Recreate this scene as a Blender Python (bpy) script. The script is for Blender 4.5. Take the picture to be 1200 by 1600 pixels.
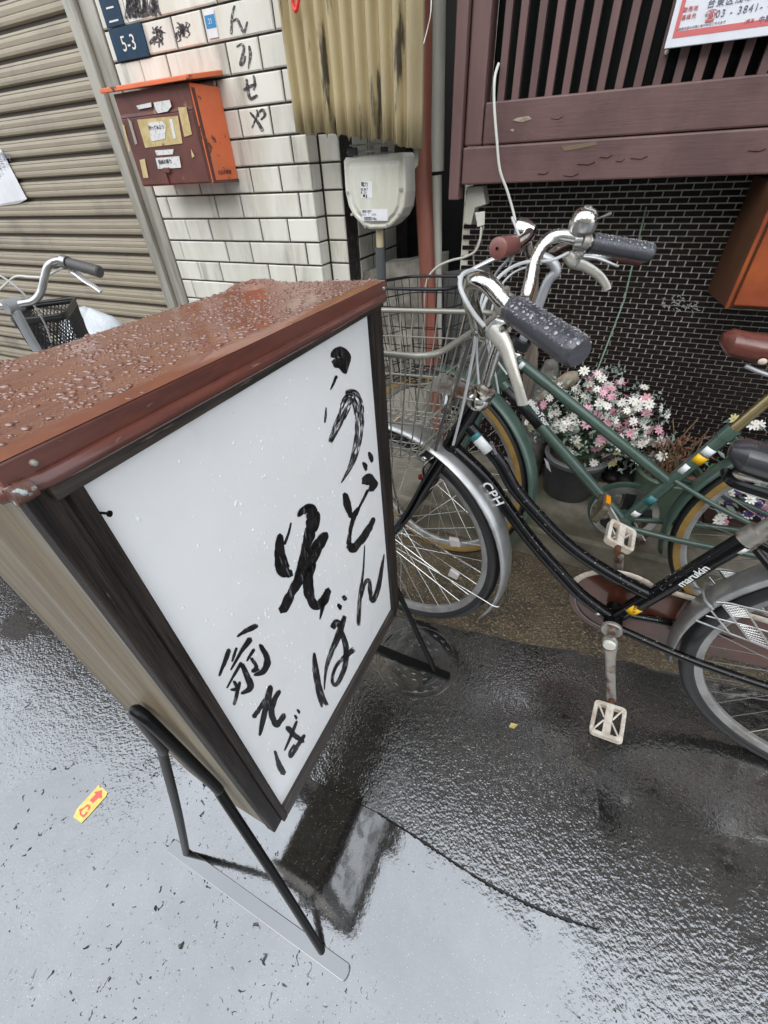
import bpy, bmesh, math, random
from mathutils import Vector, Matrix, Euler
R = math.radians
rnd = random.Random(7)
for o in list(bpy.data.objects):
    bpy.data.objects.remove(o)
SC = bpy.context.scene
COL = SC.collection

# ------------------------------------------------------------------ camera
F_PX, PITCH, ROLL, CAM_H = 655.8, R(39.71), R(-3.28), 1.15     # photo is 1200 x 1600 px
cp, sp, cr, sr = math.cos(PITCH), math.sin(PITCH), math.cos(ROLL), math.sin(ROLL)
EYE = Vector((0, 0, CAM_H))
fwd = Vector((0, cp, -sp)); upw = Vector((0, sp, cp)); rgt = Vector((1, 0, 0))
cx_ = rgt * cr + upw * sr
cy_ = upw * cr - rgt * sr
cam = bpy.data.cameras.new('camera')
cam_o = bpy.data.objects.new('camera', cam); COL.objects.link(cam_o)
mw = Matrix.Identity(4)
for i in range(3):
    mw[i][0], mw[i][1], mw[i][2], mw[i][3] = cx_[i], cy_[i], -fwd[i], EYE[i]
cam_o.matrix_world = mw
cam.sensor_fit = 'VERTICAL'; cam.sensor_height = 36.0
cam.lens = F_PX / 1600 * 36.0
cam.clip_start = 0.02; cam.clip_end = 2000
SC.camera = cam_o

# ------------------------------------------------------------------ sky, sun, exposure (overcast rain)
world = bpy.data.worlds.new('World'); SC.world = world; world.use_nodes = True
wn, wl = world.node_tree.nodes, world.node_tree.links
wn.clear()
sky = wn.new('ShaderNodeTexSky'); sky.sky_type = 'NISHITA'; sky.sun_disc = False
SUN_EL, SUN_AZ = R(38), R(207)
sky.sun_elevation = SUN_EL; sky.sun_rotation = SUN_AZ
sky.air_density = 1.0; sky.dust_density = 4.0; sky.ozone_density = 1.0
mixw = wn.new('ShaderNodeMix'); mixw.data_type = 'RGBA'; mixw.inputs[0].default_value = 0.72
wl.new(sky.outputs[0], mixw.inputs[6])
mixw.inputs[7].default_value = (15.5, 16.5, 17.8, 1)                # even cloud deck
tcw = wn.new('ShaderNodeTexCoord'); cl = wn.new('ShaderNodeTexNoise'); cl.inputs['Scale'].default_value = 2.6; cl.inputs['Detail'].default_value = 5
wl.new(tcw.outputs['Generated'], cl.inputs['Vector'])
cmr = wn.new('ShaderNodeMapRange'); wl.new(cl.outputs['Fac'], cmr.inputs[0])
cmr.inputs[1].default_value = 0.3; cmr.inputs[2].default_value = 0.7; cmr.inputs[3].default_value = 0.86; cmr.inputs[4].default_value = 1.10
cmul = wn.new('ShaderNodeVectorMath'); cmul.operation = 'SCALE'; wl.new(mixw.outputs[2], cmul.inputs[0]); wl.new(cmr.outputs[0], cmul.inputs['Scale'])
bg = wn.new('ShaderNodeBackground'); bg.inputs[1].default_value = 0.15
wl.new(cmul.outputs[0], bg.inputs[0])
wo = wn.new('ShaderNodeOutputWorld'); wl.new(bg.outputs[0], wo.inputs[0])
sun = bpy.data.lights.new('sun', 'SUN'); sun.energy = 1.1; sun.angle = R(70); sun.color = (1.0, 0.97, 0.93)
sun_o = bpy.data.objects.new('sun', sun); COL.objects.link(sun_o)
sun_o.rotation_euler = Euler((R(90) - SUN_EL, 0, R(180) - SUN_AZ))
sun_o.location = (0, 0, 12)
SC.view_settings.view_transform = 'Standard'
try: SC.view_settings.look = 'None'
except Exception: pass
SC.view_settings.gamma = 1.0; SC.view_settings.use_curve_mapping = False
SC.view_settings.exposure = 0.28
SC.render.engine = 'CYCLES'
SC.cycles.use_denoising = True
SC.cycles.max_bounces = 8

# ------------------------------------------------------------------ turning measured pixels into points
def ray(x, y):
    return fwd + cx_ * ((x - 600) / F_PX) - cy_ * ((y - 800) / F_PX)
class Frame:
    """a placed coordinate frame; pts given in it are (x, y, z)"""
    def __init__(s, origin, d, n, u):
        s.M = Matrix.Identity(4)
        for i in range(3):
            s.M[i][0], s.M[i][1], s.M[i][2], s.M[i][3] = d[i], n[i], u[i], origin[i]
        s.I = s.M.inverted()
    def hit(s, x, y, axis, val):
        """frame coords of the point that the pixel x, y shows on the plane frame[axis] = val"""
        o = s.I @ EYE; d = s.I.to_3x3() @ ray(x, y)
        t = (val - o[axis]) / d[axis]
        return o + d * t
    def w(s, p): return s.M @ Vector(p)
def yaw_frame(origin, deg):
    a = R(deg)
    return Frame(Vector(origin), Vector((math.cos(a), math.sin(a), 0)), Vector((-math.sin(a), math.cos(a), 0)), Vector((0, 0, 1)))
WALL = yaw_frame((0.2, 1.52, 0), -27.0)          # x along the street front, y into the buildings
SIGN = yaw_frame((-0.217, 0.208, 0), 62.5)       # x along the sign, y through its depth
WORLDF = Frame(Vector((0, 0, 0)), Vector((1, 0, 0)), Vector((0, 1, 0)), Vector((0, 0, 1)))
def bike_frame(x, y, th, lean):
    d = Vector((math.cos(th), math.sin(th), 0)); pe = Vector((-math.sin(th), math.cos(th), 0))
    u = Vector((0, 0, math.cos(lean))) - pe * math.sin(lean)
    n = u.cross(d)
    return Frame(Vector((x, y, 0)), d, n, u)
BLACK = bike_frame(0.0119, 0.8983, -0.5407, -0.0149)
GREEN = bike_frame(0.1749, 1.1802, -0.4797, -0.0675)
def wa(x, y, d=0.0): return WALL.hit(x, y, 1, d)
def sg(x, y, n=0.0): return SIGN.hit(x, y, 1, n)
def gr(x, y, z=0.0): return WORLDF.hit(x, y, 2, z)

# ------------------------------------------------------------------ materials
MATS = {}
def mat(name, col, rough=0.5, metal=0.0, spec=0.5, col2=None, scale=20.0, lo=0.4, hi=0.65, detail=6.0, stretch=(1, 1, 1),
        bump=0.0, bscale=60.0, bdist=0.002, coat=0.0, vary=0.0, col3=None, scale3=6.0, lo3=0.55, hi3=0.7, ior=None, trans=0.0,
        rough2=None, stretch3=None, emit=None, bstretch=None, bdetail=4.0):
    m = bpy.data.materials.new(name); m.use_nodes = True
    nt = m.node_tree; N, L = nt.nodes, nt.links
    b = N['Principled BSDF']
    b.inputs['Roughness'].default_value = rough; b.inputs['Metallic'].default_value = metal
    b.inputs['Specular IOR Level'].default_value = spec
    if ior: b.inputs['IOR'].default_value = ior
    if trans: b.inputs['Transmission Weight'].default_value = trans
    if coat: b.inputs['Coat Weight'].default_value = coat; b.inputs['Coat Roughness'].default_value = 0.06
    c4 = lambda c: (c[0], c[1], c[2], 1)
    b.inputs['Base Color'].default_value = c4(col)
    if emit:
        b.inputs['Emission Color'].default_value = c4(col); b.inputs['Emission Strength'].default_value = emit
    src = None
    if col2 or col3 or bump or vary:
        tc = N.new('ShaderNodeTexCoord'); oi = N.new('ShaderNodeObjectInfo')
        ad = N.new('ShaderNodeVectorMath'); ad.operation = 'MULTIPLY_ADD'
        L.new(oi.outputs['Random'], ad.inputs[0]); ad.inputs[1].default_value = (37.0, 19.0, 53.0) if vary else (0, 0, 0)
        L.new(tc.outputs['Object'], ad.inputs[2]); vec = ad.outputs[0]
        def noise(sc, st, det):
            v = vec
            if st and tuple(st) != (1, 1, 1):
                mp = N.new('ShaderNodeMapping'); mp.inputs['Scale'].default_value = st
                L.new(vec, mp.inputs[0]); v = mp.outputs[0]
            n = N.new('ShaderNodeTexNoise'); n.inputs['Scale'].default_value = sc; n.inputs['Detail'].default_value = det
            n.inputs['Roughness'].default_value = 0.62
            L.new(v, n.inputs['Vector']); return n.outputs['Fac']
        def ramp(fac, a, z):
            r = N.new('ShaderNodeMapRange'); r.inputs['From Min'].default_value = a; r.inputs['From Max'].default_value = z
            r.interpolation_type = 'SMOOTHSTEP'; L.new(fac, r.inputs['Value']); return r.outputs[0]
        def mix(f, a, z):
            x = N.new('ShaderNodeMix'); x.data_type = 'RGBA'; L.new(f, x.inputs[0])
            if isinstance(a, tuple): x.inputs[6].default_value = a
            else: L.new(a, x.inputs[6])
            if isinstance(z, tuple): x.inputs[7].default_value = z
            else: L.new(z, x.inputs[7])
            return x.outputs[2]
        src = c4(col)
        f1 = None
        if col2:
            f1 = ramp(noise(scale, stretch, detail), lo, hi); src = mix(f1, src, c4(col2))
            if rough2 is not None:
                rr = N.new('ShaderNodeMapRange'); L.new(f1, rr.inputs[0]); rr.inputs[3].default_value = rough; rr.inputs[4].default_value = rough2
                L.new(rr.outputs[0], b.inputs['Roughness'])
        if col3: src = mix(ramp(noise(scale3, stretch3 or stretch, 8.0), lo3, hi3), src, c4(col3))
        if vary:
            hv = N.new('ShaderNodeHueSaturation'); mr = N.new('ShaderNodeMapRange')
            L.new(oi.outputs['Random'], mr.inputs[0]); mr.inputs[3].default_value = 1 - vary; mr.inputs[4].default_value = 1 + vary
            L.new(mr.outputs[0], hv.inputs['Value'])
            if isinstance(src, tuple): hv.inputs['Color'].default_value = src
            else: L.new(src, hv.inputs['Color'])
            src = hv.outputs[0]
        if not isinstance(src, tuple): L.new(src, b.inputs['Base Color'])
        if bump:
            bp = N.new('ShaderNodeBump'); bp.inputs['Strength'].default_value = bump; bp.inputs['Distance'].default_value = bdist
            L.new(noise(bscale, bstretch or stretch, bdetail), bp.inputs['Height']); L.new(bp.outputs[0], b.inputs['Normal'])
            if coat: L.new(bp.outputs[0], b.inputs['Coat Normal'])
    MATS[name] = m
    return m

# ------------------------------------------------------------------ mesh builder
class MB:
    def __init__(s): s.v = []; s.f = []; s.mi = []
    def add(s, vs, fs, mi=0):
        k = len(s.v); s.v += [Vector(p) for p in vs]
        for f in fs: s.f.append([i + k for i in f]); s.mi.append(mi)
        return s
    def box(s, a, b, mi=0):
        x0, y0, z0 = [min(a[i], b[i]) for i in range(3)]; x1, y1, z1 = [max(a[i], b[i]) for i in range(3)]
        return s.add([(x0, y0, z0), (x1, y0, z0), (x1, y1, z0), (x0, y1, z0), (x0, y0, z1), (x1, y0, z1), (x1, y1, z1), (x0, y1, z1)],
                     [(0, 3, 2, 1), (4, 5, 6, 7), (0, 1, 5, 4), (1, 2, 6, 5), (2, 3, 7, 6), (3, 0, 4, 7)], mi)
    def hexa(s, lo, hi, mi=0):
        """closed solid between two polygons with the same count of corners"""
        n = len(lo); lo = [Vector(p) for p in lo]; hi = [Vector(p) for p in hi]
        fs = [tuple(range(n - 1, -1, -1)), tuple(range(n, 2 * n))]
        for i in range(n): fs.append((i, (i + 1) % n, n + (i + 1) % n, n + i))
        return s.add(lo + hi, fs, mi)
    def prism(s, poly, vec, mi=0):
        vec = Vector(vec); return s.hexa(poly, [Vector(p) + vec for p in poly], mi)
    def tube(s, pts, r, seg=10, caps=True, closed=False, mi=0, flat=1.0, ref=None):
        pts = [Vector(p) for p in pts]; n = len(pts)
        rs = [r] * n if not isinstance(r, (list, tuple)) else list(r)
        t0 = (pts[1] - pts[0]).normalized()
        a = Vector(ref) if ref else (Vector((0, 0, 1)) if abs(t0.z) < 0.9 else Vector((0, 1, 0)))
        u = (a - t0 * a.dot(t0)).normalized(); vs = []
        for i in range(n):
            if closed: t = (pts[(i + 1) % n] - pts[i - 1]).normalized()
            else: t = (pts[min(i + 1, n - 1)] - pts[max(i - 1, 0)]).normalized()
            u = (u - t * u.dot(t)).normalized(); w = t.cross(u)
            for k in range(seg):
                an = 2 * math.pi * k / seg
                vs.append(pts[i] + (u * math.cos(an) * flat + w * math.sin(an)) * rs[i])
        fs = []
        for i in range(n if closed else n - 1):
            j = (i + 1) % n
            for k in range(seg):
                l = (k + 1) % seg; fs.append((i * seg + k, i * seg + l, j * seg + l, j * seg + k))
        if caps and not closed:
            fs.append(tuple(range(seg - 1, -1, -1))); fs.append(tuple((n - 1) * seg + k for k in range(seg)))
        return s.add(vs, fs, mi)
    def lathe(s, prof, c, ax, seg=24, mi=0, ref=None):
        """prof: list of (radius, height along ax)"""
        ax = Vector(ax).normalized(); a = Vector(ref) if ref else (Vector((0, 0, 1)) if abs(ax.z) < 0.9 else Vector((1, 0, 0)))
        u = (a - ax * a.dot(ax)).normalized(); w = ax.cross(u); c = Vector(c); vs = []
        for r_, h in prof:
            for k in range(seg):
                an = 2 * math.pi * k / seg; vs.append(c + ax * h + (u * math.cos(an) + w * math.sin(an)) * r_)
        fs = []
        for i in range(len(prof) - 1):
            for k in range(seg):
                l = (k + 1) % seg; fs.append((i * seg + k, i * seg + l, (i + 1) * seg + l, (i + 1) * seg + k))
        return s.add(vs, fs, mi)
    def ring(s, c, ax, Rr, prof, seg=48, mi=0, a0=0.0, a1=2 * math.pi, ref=None, close=True):
        """sweep a closed cross-section prof [(dr, dn)] round the axis"""
        ax = Vector(ax).normalized(); a = Vector(ref) if ref else Vector((1, 0, 0))
        u = (a - ax * a.dot(ax)).normalized(); w = ax.cross(u); c = Vector(c)
        full = abs(a1 - a0 - 2 * math.pi) < 1e-6; n = seg if full else seg + 1; m = len(prof); vs = []
        for i in range(n):
            an = a0 + (a1 - a0) * i / seg; e = u * math.cos(an) + w * math.sin(an)
            for dr, dn in prof: vs.append(c + e * (Rr + dr) + ax * dn)
        fs = []
        for i in range(seg):
            j = (i + 1) % n
            for k in range(m if close else m - 1):
                l = (k + 1) % m; fs.append((i * m + k, j * m + k, j * m + l, i * m + l))
        if not full and close:
            fs.append(tuple(range(m - 1, -1, -1))); fs.append(tuple((n - 1) * m + k for k in range(m)))
        return s.add(vs, fs, mi)
    def ball(s, c, r, seg=10, rows=6, sc=(1, 1, 1), mi=0):
        c = Vector(c); vs = [c + Vector((0, 0, r * sc[2]))]; fs = []
        for i in range(1, rows):
            ph = math.pi * i / rows
            for k in range(seg):
                th = 2 * math.pi * k / seg
                vs.append(c + Vector((r * sc[0] * math.sin(ph) * math.cos(th), r * sc[1] * math.sin(ph) * math.sin(th), r * sc[2] * math.cos(ph))))
        vs.append(c - Vector((0, 0, r * sc[2])))
        for k in range(seg): fs.append((0, 1 + k, 1 + (k + 1) % seg))
        for i in range(rows - 2):
            for k in range(seg):
                l = (k + 1) % seg; fs.append((1 + i * seg + k, 1 + (i + 1) * seg + k, 1 + (i + 1) * seg + l, 1 + i * seg + l))
        b = 1 + (rows - 2) * seg
        for k in range(seg): fs.append((len(vs) - 1, b + (k + 1) % seg, b + k))
        return s.add(vs, fs, mi)
def spline(pts, n=6):
    """catmull-rom through the points"""
    P = [Vector(p) for p in pts]; out = []
    for i in range(len(P) - 1):
        p0 = P[max(i - 1, 0)]; p1, p2 = P[i], P[i + 1]; p3 = P[min(i + 2, len(P) - 1)]
        for k in range(n):
            t = k / n
            out.append(0.5 * ((2 * p1) + (p2 - p0) * t + (2 * p0 - 5 * p1 + 4 * p2 - p3) * t * t + (3 * p1 - p0 - 3 * p2 + p3) * t ** 3))
    out.append(P[-1]); return out
def lerp_list(vals, n):
    out = []
    for i in range(len(vals) - 1):
        for k in range(n): out.append(vals[i] + (vals[i + 1] - vals[i]) * k / n)
    out.append(vals[-1]); return out
def mesh_of(name, mb, mats, org=(0, 0, 0), smooth=False):
    me = bpy.data.meshes.new(name); org = Vector(org)
    me.from_pydata([tuple(p - org) for p in mb.v], [], mb.f)
    for m in (mats if isinstance(mats, (list, tuple)) else [mats]): me.materials.append(m)
    if any(mb.mi): me.polygons.foreach_set('material_index', mb.mi)
    bm = bmesh.new(); bm.from_mesh(me); bmesh.ops.recalc_face_normals(bm, faces=bm.faces); bm.to_mesh(me); bm.free()
    if smooth:
        me.polygons.foreach_set('use_smooth', [True] * len(me.polygons))
        try: me.set_sharp_from_angle(angle=R(42))
        except Exception: pass
    me.update(); return me
def tag(o, label=None, cat=None, group=None, kind=None):
    if label: o['label'] = label
    if cat: o['category'] = cat
    if group: o['group'] = group
    if kind: o['kind'] = kind
    return o
class Thing:
    """an Empty at the thing's base in a frame; parts are added in frame coordinates"""
    def __init__(s, name, label, cat, frame=WORLDF, org=(0, 0, 0), group=None, kind=None):
        s.fr = frame; s.org = Vector(org)
        s.o = bpy.data.objects.new(name, None); s.o.empty_display_size = 0.05; COL.objects.link(s.o)
        s.o.matrix_world = frame.M @ Matrix.Translation(s.org)
        tag(s.o, label, cat, group, kind)
    def part(s, name, mb, m, parent=None, smooth=False, bevel=0.0, label=None, kind=None, solid=0.0, seg=2):
        if isinstance(mb, bpy.types.Mesh): me = mb
        else: me = mesh_of(name, mb, m, s.org, smooth)
        o = bpy.data.objects.new(name, me); COL.objects.link(o); o.parent = parent or s.o
        finish(o, bevel, solid, seg); tag(o, label, None, None, kind)
        return o
def finish(o, bevel=0.0, solid=0.0, seg=2):
    if solid:
        md = o.modifiers.new('solidify', 'SOLIDIFY'); md.thickness = solid; md.offset = 0
    if bevel:
        md = o.modifiers.new('bevel', 'BEVEL'); md.width = bevel; md.segments = seg; md.limit_method = 'ANGLE'; md.angle_limit = R(35)
def single(name, mb, m, label, cat, frame=WORLDF, org=(0, 0, 0), smooth=False, bevel=0.0, group=None, kind=None, solid=0.0):
    me = mesh_of(name, mb, m, org, smooth); o = bpy.data.objects.new(name, me); COL.objects.link(o)
    o.matrix_world = frame.M @ Matrix.Translation(Vector(org)); finish(o, bevel, solid)
    return tag(o, label, cat, group, kind)
def copies(name, me, places, parent):
    """share one mesh between alike pieces: places = list of (x, y, z) or matrices"""
    out = []
    for p in places:
        o = bpy.data.objects.new(name, me); COL.objects.link(o); o.parent = parent
        if isinstance(p, Matrix): o.matrix_local = p
        else: o.location = p
        out.append(o)
    return out
def text_mesh(name, s, size, m, extrude=0.0, align='LEFT', bold=0.0, space=1.0):
    cu = bpy.data.curves.new(name, 'FONT'); cu.body = s; cu.size = size; cu.align_x = align; cu.extrude = extrude; cu.offset = bold
    cu.space_character = space; cu.resolution_u = 3
    o = bpy.data.objects.new(name, cu); COL.objects.link(o)
    dg = bpy.context.evaluated_depsgraph_get(); dg.update()
    me = bpy.data.meshes.new_from_object(o.evaluated_get(dg))
    bpy.data.objects.remove(o); bpy.data.curves.remove(cu)
    me.name = name; me.materials.clear(); me.materials.append(m)
    return me
def text_part(name, s, size, m, T, parent, pos, xdir, ydir, extrude=0.0004, align='LEFT', bold=0.0, space=1.0):
    """flat lettering: pos, xdir, ydir in the thing's frame"""
    me = text_mesh(name, s, size, m, extrude, align, bold, space)
    o = bpy.data.objects.new(name, me); COL.objects.link(o); o.parent = parent or T.o
    x = Vector(xdir).normalized(); y = Vector(ydir); y = (y - x * y.dot(x)).normalized(); z = x.cross(y)
    M = Matrix.Identity(4); p = Vector(pos) - T.org
    for i in range(3): M[i][0], M[i][1], M[i][2], M[i][3] = x[i], y[i], z[i], p[i]
    o.matrix_local = M
    return o
# ================================================================== materials
mortar_dark = mat('mortar_dark', (0.028, 0.024, 0.022), 0.9, col2=(0.06, 0.055, 0.05), scale=40, bump=0.4, bscale=90)
tile_m = mat('tile_glaze', (0.66, 0.65, 0.585), 0.22, col2=(0.56, 0.545, 0.47), scale=9, stretch=(1, 1, 0.25), col3=(0.30, 0.28, 0.235),
             scale3=14, lo3=0.52, hi3=0.80, stretch3=(1, 1, 0.16), bump=0.05, bscale=30, vary=0.06, coat=0.3)
brick_m = mat('mosaic_brick', (0.008, 0.0055, 0.0055), 0.5, spec=0.2, col2=(0.014, 0.008, 0.0075), scale=60, vary=0.5)
grout_m = mat('grout', (0.80, 0.77, 0.67), 0.9, col2=(0.60, 0.55, 0.43), scale=7, lo=.45, hi=.7)
shut_m = mat('shutter_metal', (0.30, 0.258, 0.188), 0.5, col2=(0.27, 0.232, 0.17), scale=5, stretch=(1, 1, 7), metal=0.0, bump=0.04, bscale=200,
             col3=(0.17, 0.15, 0.12), scale3=3, lo3=0.5, hi3=0.75, stretch3=(1, 1, 0.4), vary=0.05)
rail_m = mat('rail_metal', (0.40, 0.385, 0.33), 0.38, metal=0.35, col2=(0.27, 0.25, 0.21), scale=12, stretch=(3, 3, 0.3), bump=0.05)
lat_m = mat('painted_wood', (0.112, 0.060, 0.055), 0.5, col2=(0.078, 0.039, 0.037), scale=7, stretch=(1, 1, 1), bump=0.35, bscale=26, bdist=0.0015,
            bstretch=(0.6, 2, 6), col3=(0.21, 0.15, 0.13), scale3=16, lo3=0.66, hi3=0.74, stretch3=(0.5, 1, 2.2))
latv_m = mat('painted_wood_upright', (0.125, 0.067, 0.062), 0.5, col2=(0.088, 0.046, 0.043), scale=9, stretch=(1, 1, 0.2), bump=0.35, bscale=30, bdist=0.0015,
             bstretch=(6, 2, 0.5), col3=(0.22, 0.15, 0.135), scale3=22, lo3=0.66, hi3=0.78, stretch3=(2, 1, 0.4), vary=0.12)
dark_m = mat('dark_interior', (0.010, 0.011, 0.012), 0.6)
glass_m = mat('window_glass', (0.008, 0.010, 0.010), 0.25, spec=0.12)
wood_grey = mat('weathered_wood', (0.16, 0.135, 0.105), 0.75, col2=(0.085, 0.068, 0.052), scale=22, stretch=(3, 3, 0.25), bump=0.5, bscale=60, bstretch=(4, 4, 0.3))
conc_m = mat('concrete', (0.33, 0.31, 0.265), 0.75, col2=(0.11, 0.10, 0.083), scale=6, col3=(0.035, 0.033, 0.028), scale3=9, lo3=0.56, hi3=0.72,
             stretch3=(1, 1, 0.45), bump=0.4, bscale=70)
step_m = mat('wet_concrete', (0.235, 0.21, 0.165), 0.42, col2=(0.105, 0.093, 0.066), scale=4, col3=(0.05, 0.052, 0.024), scale3=3.2, lo3=0.5, hi3=0.75,
             bump=0.45, bscale=60)
strip_m = mat('exposed_aggregate', (0.085, 0.060, 0.032), 0.34, col2=(0.036, 0.028, 0.016), scale=9, col3=(0.26, 0.205, 0.12), scale3=170, lo3=0.54, hi3=0.62,
              bump=1.0, bscale=120, bdist=0.008, spec=0.6, ior=1.5)
white_p = mat('white_plastic', (0.60, 0.60, 0.545), 0.4, col2=(0.50, 0.49, 0.42), scale=12)
meter_m = mat('meter_plastic', (0.60, 0.60, 0.53), 0.38, col2=(0.49, 0.48, 0.40), scale=10, stretch=(1, 1, 0.35), col3=(0.15, 0.14, 0.105), scale3=11,
              lo3=0.6, hi3=0.85, stretch3=(1, 1, 0.4))
orange_pipe = mat('orange_pipe_paint', (0.255, 0.088, 0.058), 0.42, col2=(0.18, 0.062, 0.043), scale=8, stretch=(1, 1, 0.3), bump=0.08)
white_pipe = mat('grey_white_pipe', (0.46, 0.46, 0.405), 0.42, col2=(0.35, 0.345, 0.29), scale=6, stretch=(1, 1, 0.3))
corr_m = mat('yellowed_fibreglass', (0.41, 0.335, 0.185), 0.5, col2=(0.28, 0.225, 0.125), scale=9, stretch=(1, 1, 0.2), lo=0.38, hi=0.72, col3=(0.045, 0.036, 0.022),
             scale3=12, lo3=0.56, hi3=0.66, stretch3=(2.4, 1, 0.30), bump=0.25, bscale=240, bdist=0.0008)
black_ink = mat('black_ink', (0.012, 0.011, 0.012), 0.45)
faint_ink = mat('worn_black_paint', (0.045, 0.04, 0.042), 0.5, col2=(0.35, 0.335, 0.30), scale=120, lo=0.5, hi=0.66)
white_ink = mat('white_print', (0.62, 0.61, 0.55), 0.5)
corr_edge = mat('greenish_fibreglass', (.24, .27, .20), .4, trans=.2)
red_print = mat('red_print', (0.50, 0.115, 0.115), 0.5)
blue_pl = mat('blue_enamel', (0.006, 0.027, 0.058), 0.45, spec=.3, col2=(0.010, 0.035, 0.07), scale=30)
blue_st = mat('bright_blue_print', (0.025, 0.20, 0.42), 0.4)
paper_m = mat('paper', (0.66, 0.67, 0.68), 0.6, col2=(0.58, 0.59, 0.61), scale=8)
rust_red = mat('rusty_brown_paint', (0.125, 0.036, 0.026), 0.5, col2=(0.085, 0.027, 0.020), scale=12, col3=(0.22, 0.12, 0.045), scale3=20, lo3=0.64, hi3=0.72, bump=0.2, bscale=80)
orange_box = mat('orange_mailbox_paint', (0.70, 0.155, 0.055), 0.42, col2=(0.58, 0.14, 0.055), scale=9, col3=(0.10, 0.032, 0.024), scale3=13, lo3=0.60, hi3=0.64, bump=0.12, bscale=60)
light_wall = mat('pale_render', (0.55, 0.54, 0.51), 0.9)  # pale so that the added row across the street bounces light
facade_m = mat('old_render', (0.085, 0.075, 0.065), 0.9, col2=(0.06, 0.052, 0.045), scale=3)

# ---- wet asphalt: grainy stone mix under a film of rain that lies thicker in the hollows
def asphalt(name, film, grain, col, dist=.0021):
    m = bpy.data.materials.new(name); m.use_nodes = True; N, L = m.node_tree.nodes, m.node_tree.links
    b = N['Principled BSDF']; tc = N.new('ShaderNodeTexCoord')
    def noise(sc, det=3.0, rough=0.55, dist=0.0):
        n = N.new('ShaderNodeTexNoise'); n.inputs['Scale'].default_value = sc; n.inputs['Detail'].default_value = det
        n.inputs['Roughness'].default_value = rough; n.inputs['Distortion'].default_value = dist
        L.new(tc.outputs['Object'], n.inputs['Vector']); return n.outputs['Fac']
    def mr(f, a, z, c=0.0, d=1.0):
        r = N.new('ShaderNodeMapRange'); r.interpolation_type = 'SMOOTHSTEP'
        for i, v in zip((1, 2, 3, 4), (a, z, c, d)): r.inputs[i].default_value = v
        L.new(f, r.inputs[0]); return r.outputs[0]
    def mul(a, bb, op='MULTIPLY'):
        x = N.new('ShaderNodeMath'); x.operation = op; L.new(a, x.inputs[0])
        if isinstance(bb, float): x.inputs[1].default_value = bb
        else: L.new(bb, x.inputs[1])
        return x.outputs[0]
    dv = N.new('ShaderNodeVectorMath'); dv.operation = 'DISTANCE'; L.new(tc.outputs['Object'], dv.inputs[0]); dv.inputs[1].default_value = (-0.30, 0.02, 0)
    hollow = mr(dv.outputs['Value'], 0.22, 0.62, -0.15, 0.09)             # rain gathers in the hollow of the wheel track
    pud = mr(mul(noise(3.1, 5.0, 0.6, 0.4), hollow, 'ADD'), film - 0.05, film + 0.09)        # 1 = bare grain, 0 = standing film
    stones = N.new('ShaderNodeTexVoronoi'); stones.inputs['Scale'].default_value = 150; L.new(tc.outputs['Object'], stones.inputs['Vector'])
    h1 = mr(stones.outputs['Distance'], 0.0, 0.75, 1.0, 0.0)
    blot = mr(noise(58, 4.0, 0.62, 0.3), 0.34, 0.72)
    hh = mul(mul(mul(h1, 0.30), mul(blot, 0.40), 'ADD'), mul(pud, grain))
    pits = mul(mul(mr(noise(62, 2.0, 0.5, 0.6), 0.62, 0.70), mr(noise(2.2, 3.0), 0.42, 0.66), 'MULTIPLY'), mr(noise(150, 2.0), 0.66, 0.74), 'ADD')
    hh2 = mul(mul(hh, 1.0), mul(mul(noise(5.0, 2.0), 0.10), mul(noise(60, 3.0), 0.13), 'ADD'), 'ADD')
    bp = N.new('ShaderNodeBump'); bp.inputs['Strength'].default_value = 1.0; bp.inputs['Distance'].default_value = dist
    ripple_flecks = mul(mul(mr(noise(58, 3.0, 0.6, 0.9), 0.63, 0.68), mr(noise(1.9, 4.0), 0.44, 0.60), 'MULTIPLY'), mul(mr(noise(135, 2.0, 0.6, 0.8), 0.66, 0.70), mr(noise(4.5, 3.0), 0.38, 0.62), 'MULTIPLY'), 'MAXIMUM')  # flecks with less sheen, put in for ripples mirroring the dark walls
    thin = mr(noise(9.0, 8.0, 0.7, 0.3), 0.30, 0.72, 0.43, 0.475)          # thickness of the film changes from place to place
    spc = mul(thin, mr(ripple_flecks, 0.0, 1.0, 1.0, 0.06)); L.new(spc, b.inputs['Specular IOR Level'])
    L.new(hh2, bp.inputs['Height']); L.new(bp.outputs[0], b.inputs['Normal'])
    cm = N.new('ShaderNodeMix'); cm.data_type = 'RGBA'; L.new(mr(noise(130, 3.0), 0.58, 0.70), cm.inputs[0])
    cm.inputs[6].default_value = (*col, 1); cm.inputs[7].default_value = (col[0] * 3.2, col[1] * 3.1, col[2] * 2.9, 1)
    cm2 = N.new('ShaderNodeMix'); cm2.data_type = 'RGBA'; L.new(mr(noise(420, 1.0), 0.70, 0.74), cm2.inputs[0])
    L.new(cm.outputs[2], cm2.inputs[6]); cm2.inputs[7].default_value = (0.42, 0.40, 0.36, 1)
    L.new(cm2.outputs[2], b.inputs['Base Color'])
    L.new(mr(pud, 0.0, 1.0, 0.06, 0.10), b.inputs['Roughness'])
    b.inputs['IOR'].default_value = WET_IOR
    return m
WET_IOR = 3.2
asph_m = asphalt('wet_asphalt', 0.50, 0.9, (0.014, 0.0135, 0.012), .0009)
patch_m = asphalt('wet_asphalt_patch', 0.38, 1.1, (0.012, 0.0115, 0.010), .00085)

# ================================================================== ground
single('road', MB().add([(-80, -80, 0), (80, -80, 0), (80, 80, 0), (-80, 80, 0)], [(0, 1, 2, 3)]), asph_m, None, None, kind='structure')
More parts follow.
